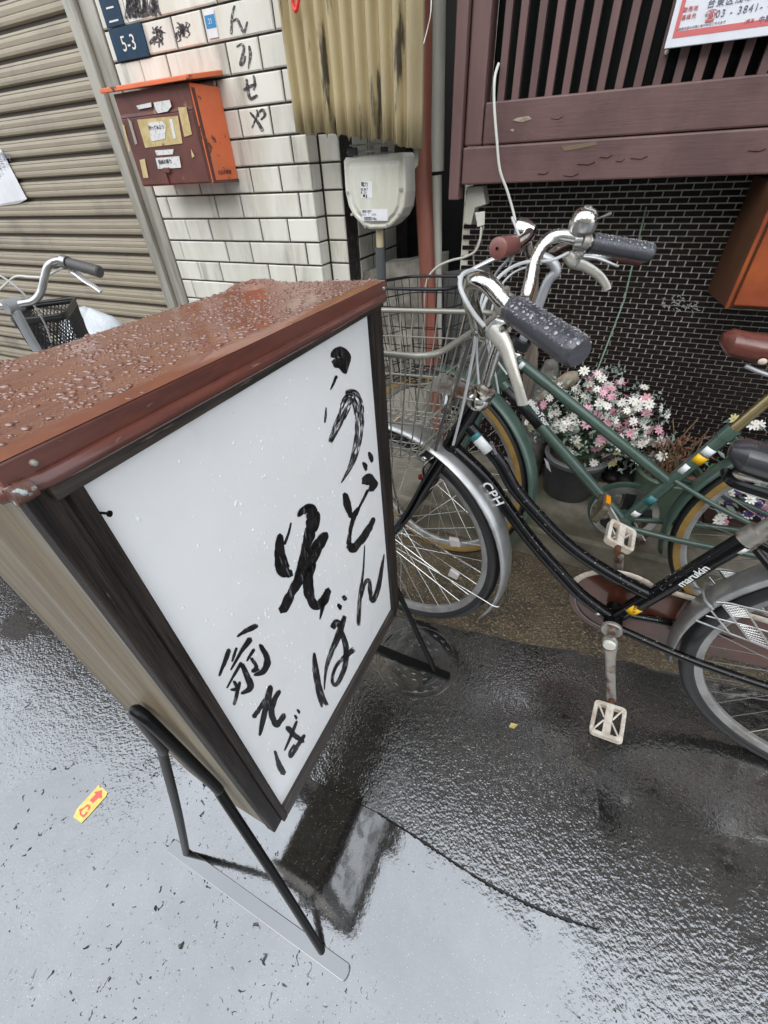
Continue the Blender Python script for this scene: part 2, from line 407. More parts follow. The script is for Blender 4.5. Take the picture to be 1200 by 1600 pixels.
# relaid patch of coarser asphalt: its sawn edge is the seam that crosses the picture
pp = [gr(430, 1190), gr(500, 1225), gr(590, 1270), gr(650, 1308), gr(705, 1345), gr(760, 1380), gr(815, 1408), gr(870, 1432), gr(935, 1452), gr(941, 1400), gr(929, 1340), gr(938, 1290), gr(930, 1220), gr(936, 1150)]
far = [gr(1010, 1041), gr(820, 1001), gr(640, 965)]
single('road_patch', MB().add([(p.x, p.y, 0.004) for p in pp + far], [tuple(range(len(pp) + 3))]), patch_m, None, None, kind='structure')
seam_m = mat('seam_dirt', (0.006, 0.006, 0.006), 0.5)
sm = MB()
sp_ = spline([(p.x, p.y, 0.0062) for p in pp[2:9]], 14)
for i in range(len(sp_) - 1):
    a, c = sp_[i], sp_[i + 1]; t = (c - a).normalized(); q = Vector((-t.y, t.x, 0)) * (0.0006 + 0.0026 * rnd.random() ** 1.5)
    sm.add([a - q, c - q, c + q, a + q], [(0, 1, 2, 3)])
single('road_seam', sm, seam_m, None, None, kind='structure')
# gravelly concrete strip between road and step
k0, k1 = gr(640, 965), gr(1050, 1050); kd = (k1 - k0).normalized()
kb = [k0 - kd * 5.0, k0, gr(735, 988), gr(860, 1012), k1, k1 + kd * 3.0]
st0, st1 = gr(794, 860), gr(942, 899); sd = (st1 - st0).normalized()
edge = []
for i in range(len(kb) - 1):
    for k in range(8):
        p = kb[i].lerp(kb[i + 1], k / 8); edge.append(Vector((p.x + rnd.uniform(-.003, .003), p.y + rnd.uniform(-.005, .005), 0.008)))
back = [st0 + sd * 3.5 + Vector((0, .1, 0.008)), st0 - sd * 5.0 + Vector((0, .1, 0.008))]
single('pavement', MB().prism(edge + back, (0, 0, -0.01)), strip_m, None, None, kind='structure')
# concrete step in front of the buildings
sw = [WALL.I @ (st0 - sd * 1.25), WALL.I @ (st0 + sd * 3.5)]
STEP_Z = 0.13
lo = [(sw[0].x, sw[0].y, -.02), (sw[1].x, sw[1].y, -.02), (sw[1].x, .6, -.02), (sw[0].x, .6, -.02)]
hi = [(p[0], p[1] + (0.006 if i < 2 else 0), STEP_Z) for i, p in enumerate(lo)]
single('step', MB().hexa(lo, hi), step_m, None, None, WALL, bevel=0.012, kind='structure')

# ================================================================== shop with white tiles
TX0, TX1, TROW, TZ0 = -1.125, -0.417, 0.0702, 1.0178
bt = Thing('tiled_shop_front', 'shop front clad in white glazed tiles with dark joints, beside the roller shutter', 'building', WALL, (-1.0, 0.1, 0))
mb = MB().box((TX0, 0.007, -.05), (TX1 - 0.006, 0.6, 1.86)).box((TX1 - 0.006, 0.068, -.05), (-0.342, 0.6, 1.86)).box((-0.342, 0.14, -.05), (-0.336, 0.6, 1.86))
bt.part('wall', mb, mortar_dark)
bt.part('upper_wall', MB().box((-7, 0.03, 1.86), (-0.336, 3.0, 6.6)), facade_m)
bt.part('roof', MB().box((-7.1, -0.18, 6.6), (-0.3, 3.0, 6.75)), facade_m)
def tile_mesh(w, h, d=0.009, ch=0.003):
    o = [(0, d, 0), (w, d, 0), (w, d, h), (0, d, h)]; m_ = [(0, ch, 0), (w, ch, 0), (w, ch, h), (0, ch, h)]
    i_ = [(ch, 0, ch), (w - ch, 0, ch), (w - ch, 0, h - ch), (ch, 0, h - ch)]
    fs = [(8, 9, 10, 11)]
    for a in (0, 4):
        for k in range(4): fs.append((a + k, a + (k + 1) % 4, a + 4 + (k + 1) % 4, a + 4 + k))
    return mesh_of('tile', MB().add(o + m_ + i_, fs), tile_m)
TM = {}
def tile(w, h):
    k = (round(w, 3), round(h, 3))
    if k not in TM: TM[k] = tile_mesh(*k)
    return TM[k]
J = 0.0055
P1 = [TX0, -1.069, -0.833, -0.716, -0.471, TX1]; P2 = [TX0, -1.007, -0.89, -0.652, -0.533, TX1]
for k in range(-12, 12):
    z = TZ0 + TROW * k + J * .6
    jj = P1 if k % 2 == 0 else P2
    for a, c in zip(jj[:-1], jj[1:]):
        last = c == TX1
        w = c - a - (0 if last else J)
        copies('tile', tile(w, TROW - J), [Vector((a + (0 if a > TX0 else 0.002), rnd.uniform(-.0008, .0008), z)) - bt.org], bt.o)
    # corner returns and the second face of the pilaster
    Rz = Matrix.Rotation(R(90), 4, 'Z')
    copies('tile', tile(0.060, TROW - J), [Matrix.Translation(Vector((TX1, 0.004, z)) - bt.org) @ Rz], bt.o)
    copies('tile', tile(0.070, TROW - J), [Vector((TX1 + 0.005, 0.062, z)) - bt.org], bt.o)
    copies('tile', tile(0.060, TROW - J), [Matrix.Translation(Vector((-0.342, 0.066, z)) - bt.org) @ Rz], bt.o)
    for q in range(3):
        copies('tile', tile(0.108, TROW - J), [Matrix.Translation(Vector((-0.334, 0.142 + q * .1135, z)) - bt.org) @ Rz], bt.o)

tw_ = Thing('tall_house', 'tall dark house further along the street beyond the shutter', 'building', WALL, (-9, 1, 0))
tw_.part('wall', MB().box((-24, -.15, 0), (-7.02, 4, 8.6)), facade_m); tw_.part('roof', MB().box((-24.2, -.3, 8.6), (-6.9, 4, 8.75)), facade_m)

# hand painted letters on the tiles
def brush(mb, pts, ws, hit, h=0.0006, n=5, mi=0):
    """a brush stroke traced as pixel polyline with pixel widths, laid on a plane by hit(x, y)"""
    P = spline([Vector((p[0], p[1], 0)) for p in pts], n); W = lerp_list(ws, n); Ls, Rs = [], []
    for i, p in enumerate(P):
        t = (P[min(i + 1, len(P) - 1)] - P[max(i - 1, 0)]).normalized(); q = Vector((-t.y, t.x, 0)) * (W[i] * .5 * (1 + rnd.uniform(-.10, .10)))
        Ls.append(p + q); Rs.append(p - q)
    e0 = P[0] - (P[1] - P[0]).normalized() * W[0] * .4; e1 = P[-1] + (P[-1] - P[-2]).normalized() * W[-1] * .4
    out = [e0] + Ls + [e1] + Rs[::-1]
    vs = [hit(p.x, p.y) for p in out]; k = len(Ls); base = [hit(p.x, p.y) + HOFF for p in out]
    m = len(vs); fs = []
    fs.append((0, 1, m - 1)); fs.append((k, k + 1, k + 2))
    for i in range(1, k): fs.append((i, i + 1, m - 1 - i, m - i))
    for i in range(m): fs.append((i, (i + 1) % m, m + (i + 1) % m, m + i))
    mb.add(vs + base, fs, mi)
HOFF = Vector((0, 0.002, 0))
hitw = lambda x, y: wa(x, y, -0.0012)
let = {
 'n': [([(366, 9), (362, 26), (361, 52)], [2.5, 3, 4]), ([(362, 34), (370, 30), (376, 42), (381, 50), (386, 34)], [2, 4, 4, 4, 2])],
 'mi': [([(370, 73), (377, 69), (381, 76), (377, 92), (376, 101), (381, 97), (383, 88)], [3, 3.5, 4, 4, 5, 3, 3]), ([(389, 72), (391, 86), (388, 107)], [3, 5, 2])],
 'se': [([(381, 140), (392, 134), (399, 132)], [4, 5, 4]), ([(385, 124), (387, 140), (391, 154), (401, 149)], [3, 5, 5, 4]), ([(396, 118), (398, 132), (396, 140)], [3, 4, 2])],
 'ya': [([(394, 200), (402, 180), (410, 172), (414, 180), (408, 187)], [3, 4, 5, 5, 3]), ([(391, 176), (402, 190), (410, 204)], [3, 5, 6]), ([(401, 172), (404, 182)], [3, 3])],
}
lm = MB()
for k in let:
    for pts, ws in let[k]: brush(lm, pts, ws, hitw)
bt.part('painted_letters', lm, faint_ink)
for cx0, cy0 in ((246, 54), (285, 45)):      # scrawled black marks on the tiles beside the number plate
    sc = MB()
    for q in range(22):
        x0, y0 = cx0 + rnd.uniform(-10, 8), cy0 + rnd.uniform(-13, 8)
        brush(sc, [(x0, y0), (x0 + rnd.uniform(-4, 9), y0 + rnd.uniform(2, 10)), (x0 + rnd.uniform(-6, 8), y0 + rnd.uniform(6, 14))], [2, 3.2, 1.6], hitw)
    bt.part('scrawl', sc, faint_ink, kind='stuff')
sc = MB()
for q in range(26):
    x0 = rnd.uniform(198, 246); brush(sc, [(x0, -6), (x0 + rnd.uniform(-4, 4), 10), (x0 + rnd.uniform(-7, 9), 28 - (x0 - 200) * .1)], [4, 7, 3], hitw)
bt.part('scrawl', sc, faint_ink, kind='stuff')
# number plates and the small label
def plate(pl, y0, y1, m): return MB().hexa([wa(x, y, y0) for x, y in pl], [wa(x, y, y1) for x, y in pl])
np_ = Thing('number_plate', 'dark blue house number plate reading 5-3 on the white tiles', 'plate', WALL, wa(210, 68, -.002))
c4 = [wa(177, 53, 0), wa(222, 37, 0), wa(233, 84, 0), wa(189, 97, 0)]
x0, x1, z0, z1 = c4[0].x - .012, c4[1].x, c4[3].z, c4[1].z + .002
np_.part('plate', MB().box((x0, -.006, z0), (x1, 0.0, z1)), blue_pl, bevel=0.001)
text_part('lettering', '5-3', 0.047, white_ink, np_, None, ((x0 + x1) / 2, -.0065, z0 + .019), (1, 0, 0), (0, 0, 1), align='CENTER', space=1.05)
up_ = Thing('address_plate', 'upright dark blue address plate with worn white characters above the 5-3 plate', 'plate', WALL, (x0 + .03, 0, z1 + .1))
up_.part('plate', MB().box((x0 - .002, -.005, z1 + .004), (x0 + .075, 0.0, z1 + .26)), blue_pl, bevel=0.001)
for i, ch in enumerate('草二'): text_part('lettering', ch, 0.045, white_ink, up_, None, (x0 + .037, -.0055, z1 + .062 - i * .05), (1, 0, 0), (0, 0, 1), align='CENTER')
st_ = Thing('sticker', 'small white label with a blue square stuck on a tile', 'sticker', WALL, wa(331, 40, -.002))
sq = [wa(319, 19, 0), wa(334, 15, 0), wa(343, 58, 0), wa(328, 61, 0)]
sx0, sx1, sz0, sz1 = sq[0].x, sq[1].x, sq[3].z, sq[1].z
st_.part('label', MB().box((sx0, -.0028, sz0), (sx1, -.0005, sz1)), paper_m)
st_.part('blue_square', MB().box((sx0, -.0034, sz0 + .019), (sx1, -.0027, sz0 + .044)), blue_st)
text_part('lettering', '21', 0.015, white_ink, st_, None, ((sx0 + sx1) / 2, -.0038, sz0 + .027), (1, 0, 0), (0, 0, 1), align='CENTER')

# ---------------------------------------------------------------- roller shutter
sh = Thing('roller_shutter', 'closed beige ribbed metal roller shutter left of the white tiles', 'shutter', WALL, (-2.0, 0.06, 0))
prof = [(0.0, 0.0), (-.004, .002), (-.009, .004), (-.011, .012), (-.0105, .020), (-.009, .0225), (-.0105, .025), (-.012, .036), (-.0105, .043), (-.009, .0455), (-.0105, .048), (-.009, .054), (-.001, .0565), (.006, .057), (.006, 0.0)]
def slat_mesh(L):
    vs = [(0, y, z) for y, z in prof] + [(L, y, z) for y, z in prof]; n = len(prof)
    return mesh_of('slat', MB().add(vs, [tuple(range(n)), tuple(range(2 * n - 1, n - 1, -1))] + [(i, (i + 1) % n, n + (i + 1) % n, n + i) for i in range(n)]), shut_m)
sm_ = slat_mesh(5.0)
copies('slat', sm_, [Vector((-6.23, 0.055 + rnd.uniform(-.0008, .0008), 0.745 + .0693 * k - 0.0635)) - sh.org for k in range(-10, 16)], sh.o)
sh.part('backing', MB().box((-6.23, 0.062, 0.0), (-1.24, 0.07, 1.86)), mat('shutter_gap', (0.09, 0.075, 0.065), 0.8))
rail = MB().box((-1.252, -0.012, 0), (-1.205, 0.09, 1.86)).box((-1.203, 0.006, 0), (-1.168, 0.09, 1.86)).box((-1.166, -0.004, 0), (-1.127, 0.09, 1.86))
sh.part('guide_rail', rail, rail_m, bevel=0.003)
pn = Thing('paper_notice', 'torn white paper notice taped to the roller shutter', 'notice', WALL, wa(20, 280, .04))
pv = [wa(-60, 200, .041), wa(2, 234, .041), wa(42, 311, .036), wa(30, 318, .041), (wa(-60, 330, .041))]
pn.part('sheet', MB().add(pv, [(0, 1, 2, 3, 4)]), paper_m, solid=0.0006)
for i in range(5):
    text_part('lettering', '営業中止のお知ら'[i:i + 3], 0.034, mat('pencil%d' % i, (0.20, 0.20, 0.26), 0.6), pn, None, wa(-2, 252 + i * 14, .0395), (1, 0, 0), (0, 0, 1))

# ---------------------------------------------------------------- orange letter box
ml = Thing('letter_box', 'rusty orange letter box with peeling stickers on the white tiled wall', 'letter box', WALL, (-0.85, 0, 1.1))
f0, f1 = -0.13, 0.0
LX0, LX1, LZ0, LZ1 = -1.021, -0.705, 1.123, 1.352
ml.part('body', MB().box((LX0, f0 + .004, LZ0), (LX1, -0.001, LZ1)), orange_box, bevel=0.004)
ml.part('door', MB().box((LX0 + .002, f0 - .002, LZ0 + .004), (LX1 - .010, f0 + .0035, LZ1 - .058)), rust_red, bevel=0.002)
ml.part('shade_plate', MB().box((LX0 + .001, f0 + .001, LZ0 + .002), (LX1 - .004, f0 + .0038, LZ1 - .001)), rust_red)  # added plate; its brown, like the flap's, paints the shade under the roof
for a_, c_ in (((LX1 - .003, f0 + .006, LZ0), (LX1 + .0012, f0 + .018, LZ1 - .01)), ((LX1 - .002, f0 + .018, LZ0), (LX1 + .0012, -.002, LZ0 + .008))): ml.part('worn_edge', MB().box(a_, c_), rust_red)
ml.part('flap', MB().hexa([(LX0 + .002, f0 - .001, LZ1 - .056), (LX1 - .010, f0 - .001, LZ1 - .056), (LX1 - .010, f0 + .0035, LZ1 - .056), (LX0 + .002, f0 + .0035, LZ1 - .056)],
                          [(LX0 + .002, f0 + .012, LZ1 - .004), (LX1 - .010, f0 + .012, LZ1 - .004), (LX1 - .010, f0 + .016, LZ1 - .004), (LX0 + .002, f0 + .016, LZ1 - .004)]), rust_red)
ml.part('roof', MB().hexa([(LX0 - .028, f0 - .022, LZ1 + .001), (LX1 + .022, f0 - .022, LZ1 + .001), (LX1 + .022, 0.0, LZ1 + .022), (LX0 - .028, 0.0, LZ1 + .022)],
                          [(LX0 - .028, f0 - .022, LZ1 + .012), (LX1 + .022, f0 - .022, LZ1 + .012), (LX1 + .022, 0.0, LZ1 + .034), (LX0 - .028, 0.0, LZ1 + .034)]), orange_box, bevel=0.002)
fy = f0 - .003
hitm = lambda x, y, d=0.0: wa(x, y, f0 - .003 + d)
cream = mat('yellowed_label', (0.50, 0.40, 0.20), 0.6, col2=(0.40, 0.30, 0.12), scale=40, col3=(0.12, 0.08, 0.04), scale3=30, lo3=0.6, hi3=0.75)
torn = mat('torn_white_label', (0.60, 0.60, 0.58), 0.6, col2=(0.38, 0.38, 0.38), scale=110, lo=0.5, hi=0.66)
def sticker(pl, m, d0=0.0, d1=-.001): ml.part('sticker', MB().hexa([hitm(x, y, .0015) for x, y in pl], [hitm(x, y, d1) for x, y in pl]), m)
for pl, m in (([(214, 187), (278, 181), (285, 224), (227, 231)], cream), ([(213, 165), (236, 160), (237, 167), (216, 171)], torn), ([(240, 160), (265, 156), (268, 166), (262, 174), (247, 177), (242, 170)], torn),
              ([(191, 195), (194, 195), (203, 236), (201, 237)], cream), ([(242, 235), (271, 233), (270, 241), (245, 243)], torn),
              ([(278, 168), (291, 167), (300, 210), (288, 214)], cream), ([(298, 232), (304, 244), (300, 247)], cream), ([(218, 250), (226, 248), (232, 278), (224, 278)], cream),
              ([(199, 184), (205, 190), (215, 225), (211, 226)], rail_m)): sticker(pl, m)
for pl in ([(232, 192), (253, 189), (259, 196), (258, 217), (236, 221)], [(264, 186), (269, 186), (275, 216), (271, 217)], [(243, 247), (280, 244), (283, 262), (247, 264)]): sticker(pl, torn, d1=-.002)
text_part('lettering', '行ってみよう', 0.011, black_ink, ml, None, hitm(233, 203, -.0028), (1, 0, 0), (0, 0, 1))
text_part('lettering', '投函お断り', 0.012, black_ink, ml, None, hitm(248, 256, -.0028), (1, 0, 0), (0, 0, 1))
ml.part('latch', MB().box(hitm(256, 262, 0), hitm(268, 270, 0) + Vector((0, -.008, 0))).box(hitm(258, 272, 0), hitm(266, 288, 0) + Vector((0, -.005, 0))), rust_red, bevel=0.002)
text_part('lettering', 'お店の郵便', 0.013, rust_red, ml, None, (LX1 + .0008, -0.095, LZ0 + .022), (0, 1, 0), (0, 0, 1))

# ---------------------------------------------------------------- alley between the buildings: low wall, pipes, meter
cw = Thing('low_concrete_wall', 'stained low concrete wall behind the pipes between the two buildings', 'wall', WALL, (-0.15, 0.2, STEP_Z))
tops = [(563, 426), (585, 420), (600, 411), (628, 409), (660, 401), (690, 398)]
T_ = [wa(x, y, 0.15) for x, y in tops]
poly = [(T_[0].x - .06, 0.15, STEP_Z)] + [(T_[0].x - .06, .15, T_[0].z)] + [tuple(p) for p in T_] + [(T_[-1].x, 0.15, STEP_Z)]
cw.part('wall', MB().prism(poly, (0, 0.08, 0)), conc_m)
cw.part('grey_board', MB().hexa([wa(x, y, .14) for x, y in ((692, 425), (765, 415), (790, 600), (700, 640))], [wa(x, y, .15) for x, y in ((692, 425), (765, 415), (790, 600), (700, 640))]),
        mat('grey_sheet', (0.085, 0.085, 0.083), 0.5, col2=(0.06, 0.06, 0.058), scale=5))
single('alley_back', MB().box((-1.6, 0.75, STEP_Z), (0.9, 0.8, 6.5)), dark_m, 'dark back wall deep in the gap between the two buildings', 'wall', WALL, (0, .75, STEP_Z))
op = Thing('drain_pipe', 'fat brick-orange painted drain pipe leaning between the buildings', 'pipe', WALL, wa(690, 700, .06))
pc = [wa(x, y, .07) for x, y in ((659, -40), (660, 120), (660, 235), (668, 430), (676, 560), (687, 690))]
pc.append(Vector((pc[-1].x + .003, .07, STEP_Z)))
op.part('pipe', MB().tube(spline(pc, 5), 0.0265, 18), orange_pipe, smooth=True)
op.part('collar', MB().tube([pc[-2] + Vector((0, 0, -.02)), Vector((pc[-1].x, .07, STEP_Z + .002))], .042, 18), orange_pipe, smooth=True)
wp = Thing('white_pipe', 'grey white plastic downpipe standing right of the orange drain pipe', 'pipe', WALL, wa(686, 640, .11))
u0, u1, l0, l1 = wa(683, -30, .11), wa(682, 268, .11), wa(682, 274, .11), wa(690, 600, .11)
wp.part('upper_pipe', MB().tube([u0, u1], .0225, 16), white_pipe, smooth=True)
wp.part('lower_pipe', MB().tube([l0, Vector((l1.x, l1.y, STEP_Z))], .0165, 16), white_pipe, smooth=True)

cs = Thing('corrugated_sheet', 'stained yellow corrugated plastic sheet hung above the electricity meter', 'sheet', WALL, (-0.17, -.1, 1.2))
a0, a1 = wa(459, 206, -.11), wa(652, 232, -.11)
vs, fs, nx, nz = [], [], 132, 8
for i in range(nx + 1):
    t = i / nx; x = a0.x + (a1.x - a0.x) * t; zb = a0.z + (a1.z - a0.z) * t ** 0.9 + .0015 * math.sin(i * 2.1) + (.011 * abs(((t * 11 + .35) % 1) - .5) * 2 if .2 < t < .86 else 0)
    y = -.11 + .0115 * math.cos(2 * math.pi * t * 11 + .6) + (.05 * max(0, (.05 - t) / .05) ** 2) + (.03 * max(0, (t - .965) / .035) ** 1.5)
    for k in range(nz + 1): vs.append((x + .004 * (k / nz) * (1 if t > .5 else .4), y - .012 * k / nz, zb + (1.78 - zb) * k / nz))
for i in range(nx):
    for k in range(nz): a = i * (nz + 1) + k; fs.append((a, a + nz + 1, a + nz + 2, a + 1))
cs.part('sheet', MB().add(vs, fs), corr_m, smooth=True, solid=0.002)
cs.part('turned_edge', MB().hexa([wa(648, 226, -.07), wa(655, 226, -.075), wa(653, 258, -.07), wa(646, 266, -.065)], [wa(648, 226, -.068), wa(655, 226, -.073), wa(653, 258, -.068), wa(646, 266, -.063)]), corr_edge)
cs.part('wire', MB().tube(spline([wa(674, -10, -.13), wa(673, 20, -.135), wa(668, 45, -.128), wa(662, 68, -.126)], 5), .0012, 6), white_ink)
single('red_tag', MB().tube(spline([wa(459, -20, -.145), wa(457, 2, -.145), wa(462, 17, -.145), wa(466, 3, -.145), wa(468, -20, -.145)], 6), .0042, 8), mat('red_cord', (0.62, 0.02, 0.015), 0.3),
       'red loop of cord hanging in front of the yellow corrugated sheet', 'cord', WALL, wa(462, 0, -.145), smooth=True)

em = Thing('electricity_meter', 'off white electricity meter with printed labels under the corrugated sheet', 'meter', WALL, (-.18, .0, .98))
sil = [(537, 252), (540, 246), (628, 238), (633, 243), (634, 300), (631, 325), (624, 340), (612, 352), (604, 357), (578, 358), (568, 353), (553, 338), (545, 322), (540, 300)]
MY = -.035
def ins(pl, f, dx=0, dy=0):
    cx0 = sum(p[0] for p in pl) / len(pl); cy0 = sum(p[1] for p in pl) / len(pl)
    return [(cx0 + (x - cx0) * f + dx, cy0 + (y - cy0) * f + dy) for x, y in pl]
em.part('case', MB().hexa([wa(x, y, MY + .012) + Vector((0, .085, 0)) for x, y in sil], [wa(x, y, MY + .012) for x, y in sil]), meter_m, bevel=0.004)
A_, B_, C_ = [wa(x, y, MY) for x, y in sil], [wa(x, y, MY - .004) for x, y in ins(sil, .93)], [wa(x, y, MY - .001) for x, y in ins(sil, .84)]
D_ = [p + Vector((0, .012, 0)) for p in A_]; E_ = [wa(x, y, MY - .010) for x, y in ins(sil, .74)]
n = len(sil); mb = MB(); fs = []
for r_ in range(4):
    for i in range(n): fs.append((r_ * n + i, r_ * n + (i + 1) % n, (r_ + 1) * n + (i + 1) % n, (r_ + 1) * n + i))
fs.append(tuple(range(4 * n, 5 * n))); mb.add(D_ + A_ + B_ + C_ + E_, fs)
em.part('cover', mb, meter_m, bevel=0.0015)
for q in ((543, 301), (627, 296), (550, 335), (624, 336), (571, 354), (605, 353)):
    p = wa(q[0], q[1], MY - .005); em.part('screw', MB().lathe([(0, -.004), (.004, -.004), (.004, .004), (0, .004)], p, (0, 1, 0), 10), rail_m)
em.part('label', MB().box(wa(563, 284, MY - .0098), wa(582, 309, MY - .0108)), paper_m)
em.part('label', MB().box(wa(565, 327, MY - .0098), wa(606, 345, MY - .0108)), paper_m)
hm = lambda x, y: wa(x, y, MY - .0112)
for s_, q, z_ in (('電力', (564, 291), .012), ('02 817', (564, 298), .009), ('8 - 31', (564, 303), .009), ('■▮', (567, 308), .009), ('検定 2027', (566, 332), .008), ('▭  ・  ▭', (566, 337), .012), ('▥▥▥ No.', (569, 344), .011)):
    text_part('lettering', s_, z_, black_ink, em, None, hm(*q), (1, 0, 0), (0, 0, 1), space=.9)
em.part('bracket', MB().box(wa(548, 240, MY + .02), wa(608, 232, MY - .004)).box(wa(552, 229, MY + .03), wa(600, 222, MY + .004)), rail_m, bevel=0.002)
em.part('hinge', MB().box(wa(546, 244, MY), wa(556, 230, MY - .012)).box(wa(597, 238, MY), wa(604, 229, MY - .012)), mat('black_iron', (.02, .02, .02), .5), bevel=0.002)
c0, c1 = wa(593, 357, 0.0), wa(594, 388, 0.0)
em.part('conduit', MB().tube([c0 + Vector((0, 0, .01)), c1], .0125, 14), mat('cream_conduit', (.42, .36, .22), .5), smooth=True)
em.part('conduit_joint', MB().tube([c1 + Vector((0, 0, .004)), Vector((c1.x, c1.y, c1.z - .10))], .0165, 14), mat('grey_conduit', (.06, .065, .068), .5), smooth=True)

# ---------------------------------------------------------------- wooden house: mosaic brick wall below, lattice bay above
hb = Thing('wooden_house', 'old wooden house with dark brick mosaic lower wall and purple brown lattice bay', 'building', WALL, (0.6, 0.25, STEP_Z))
BY = 0.2
hb.part('wall', MB().box((0.03, BY + .003, STEP_Z - .05), (3.2, .6, 1.9)), grout_m)
hb.part('upper_wall', MB().box((0.02, 0.10, 1.78), (4.0, 3.0, 5.55)), facade_m)
hb.part('roof', MB().box((-.05, .02, 5.55), (4.1, 3.0, 5.68)), facade_m)
BW, BH = .0450, .0150; bj = .0036
bl_ = MB().box((0, 0, 0), (BW - bj, .006, BH - bj)); b_me = mesh_of('brick', bl_, brick_m)
cells = []
for r_ in range(-19, 48):
    z = .817 - BH * r_ + bj / 2
    if z < STEP_Z - .01 or z > 1.10: continue
    sh_ = 0.0 if r_ % 2 == 0 else BW / 2
    for c in range(-14, 62):
        x = .62 + sh_ + BW * c
        if .035 < x < 3.1: cells.append((x, z))
def vis(x, z):
    p = WALL.w((x, BY, z)); d = p - EYE; zc = d.dot(fwd); return zc > 0 and 600 + F_PX * d.dot(cx_) / zc < 1215
inview = [c for c in cells if vis(*c)]
inview.sort(key=lambda c: (WALL.w((c[0], BY, c[1])) - EYE).length + (0.5 if c[0] < .3 or c[1] < .3 else 0))
near = inview[:300]; ns = set(near)
copies('brick', b_me, [Vector((x, BY - .003 + rnd.uniform(-.0006, .0006), z)) - hb.org for x, z in near], hb.o)
rest = MB()
for x, z in cells:
    if (x, z) not in ns:
        q = rnd.uniform(-.0006, .0006); rest.box((x, BY - .003 + q, z), (x + BW - bj, BY + .004, z + BH - bj))
hb.part('bricks', rest, brick_m, kind='stuff')
gm = MB()     # chalky scrawl on the bricks
for q in range(46):
    x0, y0 = rnd.uniform(1033, 1092), rnd.uniform(463, 485)
    if x0 > 1070 and y0 < 470: continue
    brush(gm, [(x0, y0), (x0 + rnd.uniform(1, 4), y0 + rnd.uniform(-3, 3)), (x0 + rnd.uniform(2, 7), y0 + rnd.uniform(-2, 3))], [.6, 1.4, .6], lambda x, y: wa(x, y, BY - .0045), n=3)
hb.part('chalk_scrawl', gm, mat('chalk', (.42, .42, .40), .8))
hb.part('lower_beam', MB().box((0.080, -.012, 1.093), (3.2, .10, 1.172)), lat_m, bevel=0.004)
hb.part('upper_rail', MB().box((0.128, 0.0, 1.174), (3.2, .06, 1.256)), lat_m, bevel=0.004)
hb.part('bay_floor', MB().box((0.07, 0.002, 1.097), (3.2, .30, 1.125)), lat_m)
hb.part('post', MB().box((0.080, -.004, 1.174), (0.126, .06, 1.80)), latv_m, bevel=0.004)
hb.part('post', MB().box((0.048, -.022, 1.060), (0.077, .03, 1.80)), latv_m, bevel=0.003)
bar_me = mesh_of('lattice_bar', MB().box((-.0085, 0, 0), (.0085, .02, .56)), latv_m)
bars = copies('lattice_bar', bar_me, [Vector((.163 + .0383 * k - (.003 if k == 1 else 0), .008, 1.254)) - hb.org for k in range(0, 60)], hb.o)
for o in bars: finish(o, .0015)
hb.part('window_pane', MB().box((0.12, .085, 1.2), (3.2, .09, 1.79)), glass_m)
hb.part('dark_room', MB().box((0.06, .30, 1.1), (3.2, .31, 1.8)), dark_m)
pk = MB()
for pl in ([(801, 188), (808, 184), (826, 181), (831, 186), (815, 191)], [(796, 203), (803, 201), (802, 206)]):
    pk.hexa([wa(x, y, .001) for x, y in pl], [wa(x, y, -.0012) for x, y in pl])
hb.part('peeled_paint', pk, mat('bare_wood', (.30, .26, .20), .8, col2=(.2, .16, .11), scale=60))
for x0, y0, w in ((902, 257, 28), (937, 246, 20), (962, 252, 14), (985, 248, 27), (860, 186, 20), (1168, 236, 30), (880, 275, 24), (840, 272, 18)):
    fl = MB().hexa([wa(x, y, -.0125) for x, y in ((x0, y0), (x0 + w, y0 - 3), (x0 + w * .6, y0 + 1.5))], [wa(x, y, -.0150) for x, y in ((x0, y0 - 1), (x0 + w, y0 - 4.5), (x0 + w * .6, y0))])
    hb.part('paint_flake', fl, lat_m)
hb.part('patch', MB().hexa([wa(x, y, -.0122) for x, y in ((877, 229), (905, 225), (930, 221), (934, 226), (905, 232), (882, 236))], [wa(x, y, -.0132) for x, y in ((877, 229), (905, 225), (930, 221), (934, 226), (905, 232), (882, 236))]),
        mat('filler', (.13, .095, .055), .8))
single('wooden_plank', MB().hexa([wa(x, y, .13) for x, y in ((822, 395), (842, 395), (838, 790), (812, 790))], [wa(x, y, .155) for x, y in ((822, 395), (842, 395), (838, 790), (812, 790))]), wood_grey,
       'weathered grey plank standing against the mosaic brick wall', 'plank', WALL, (.35, .14, .15))

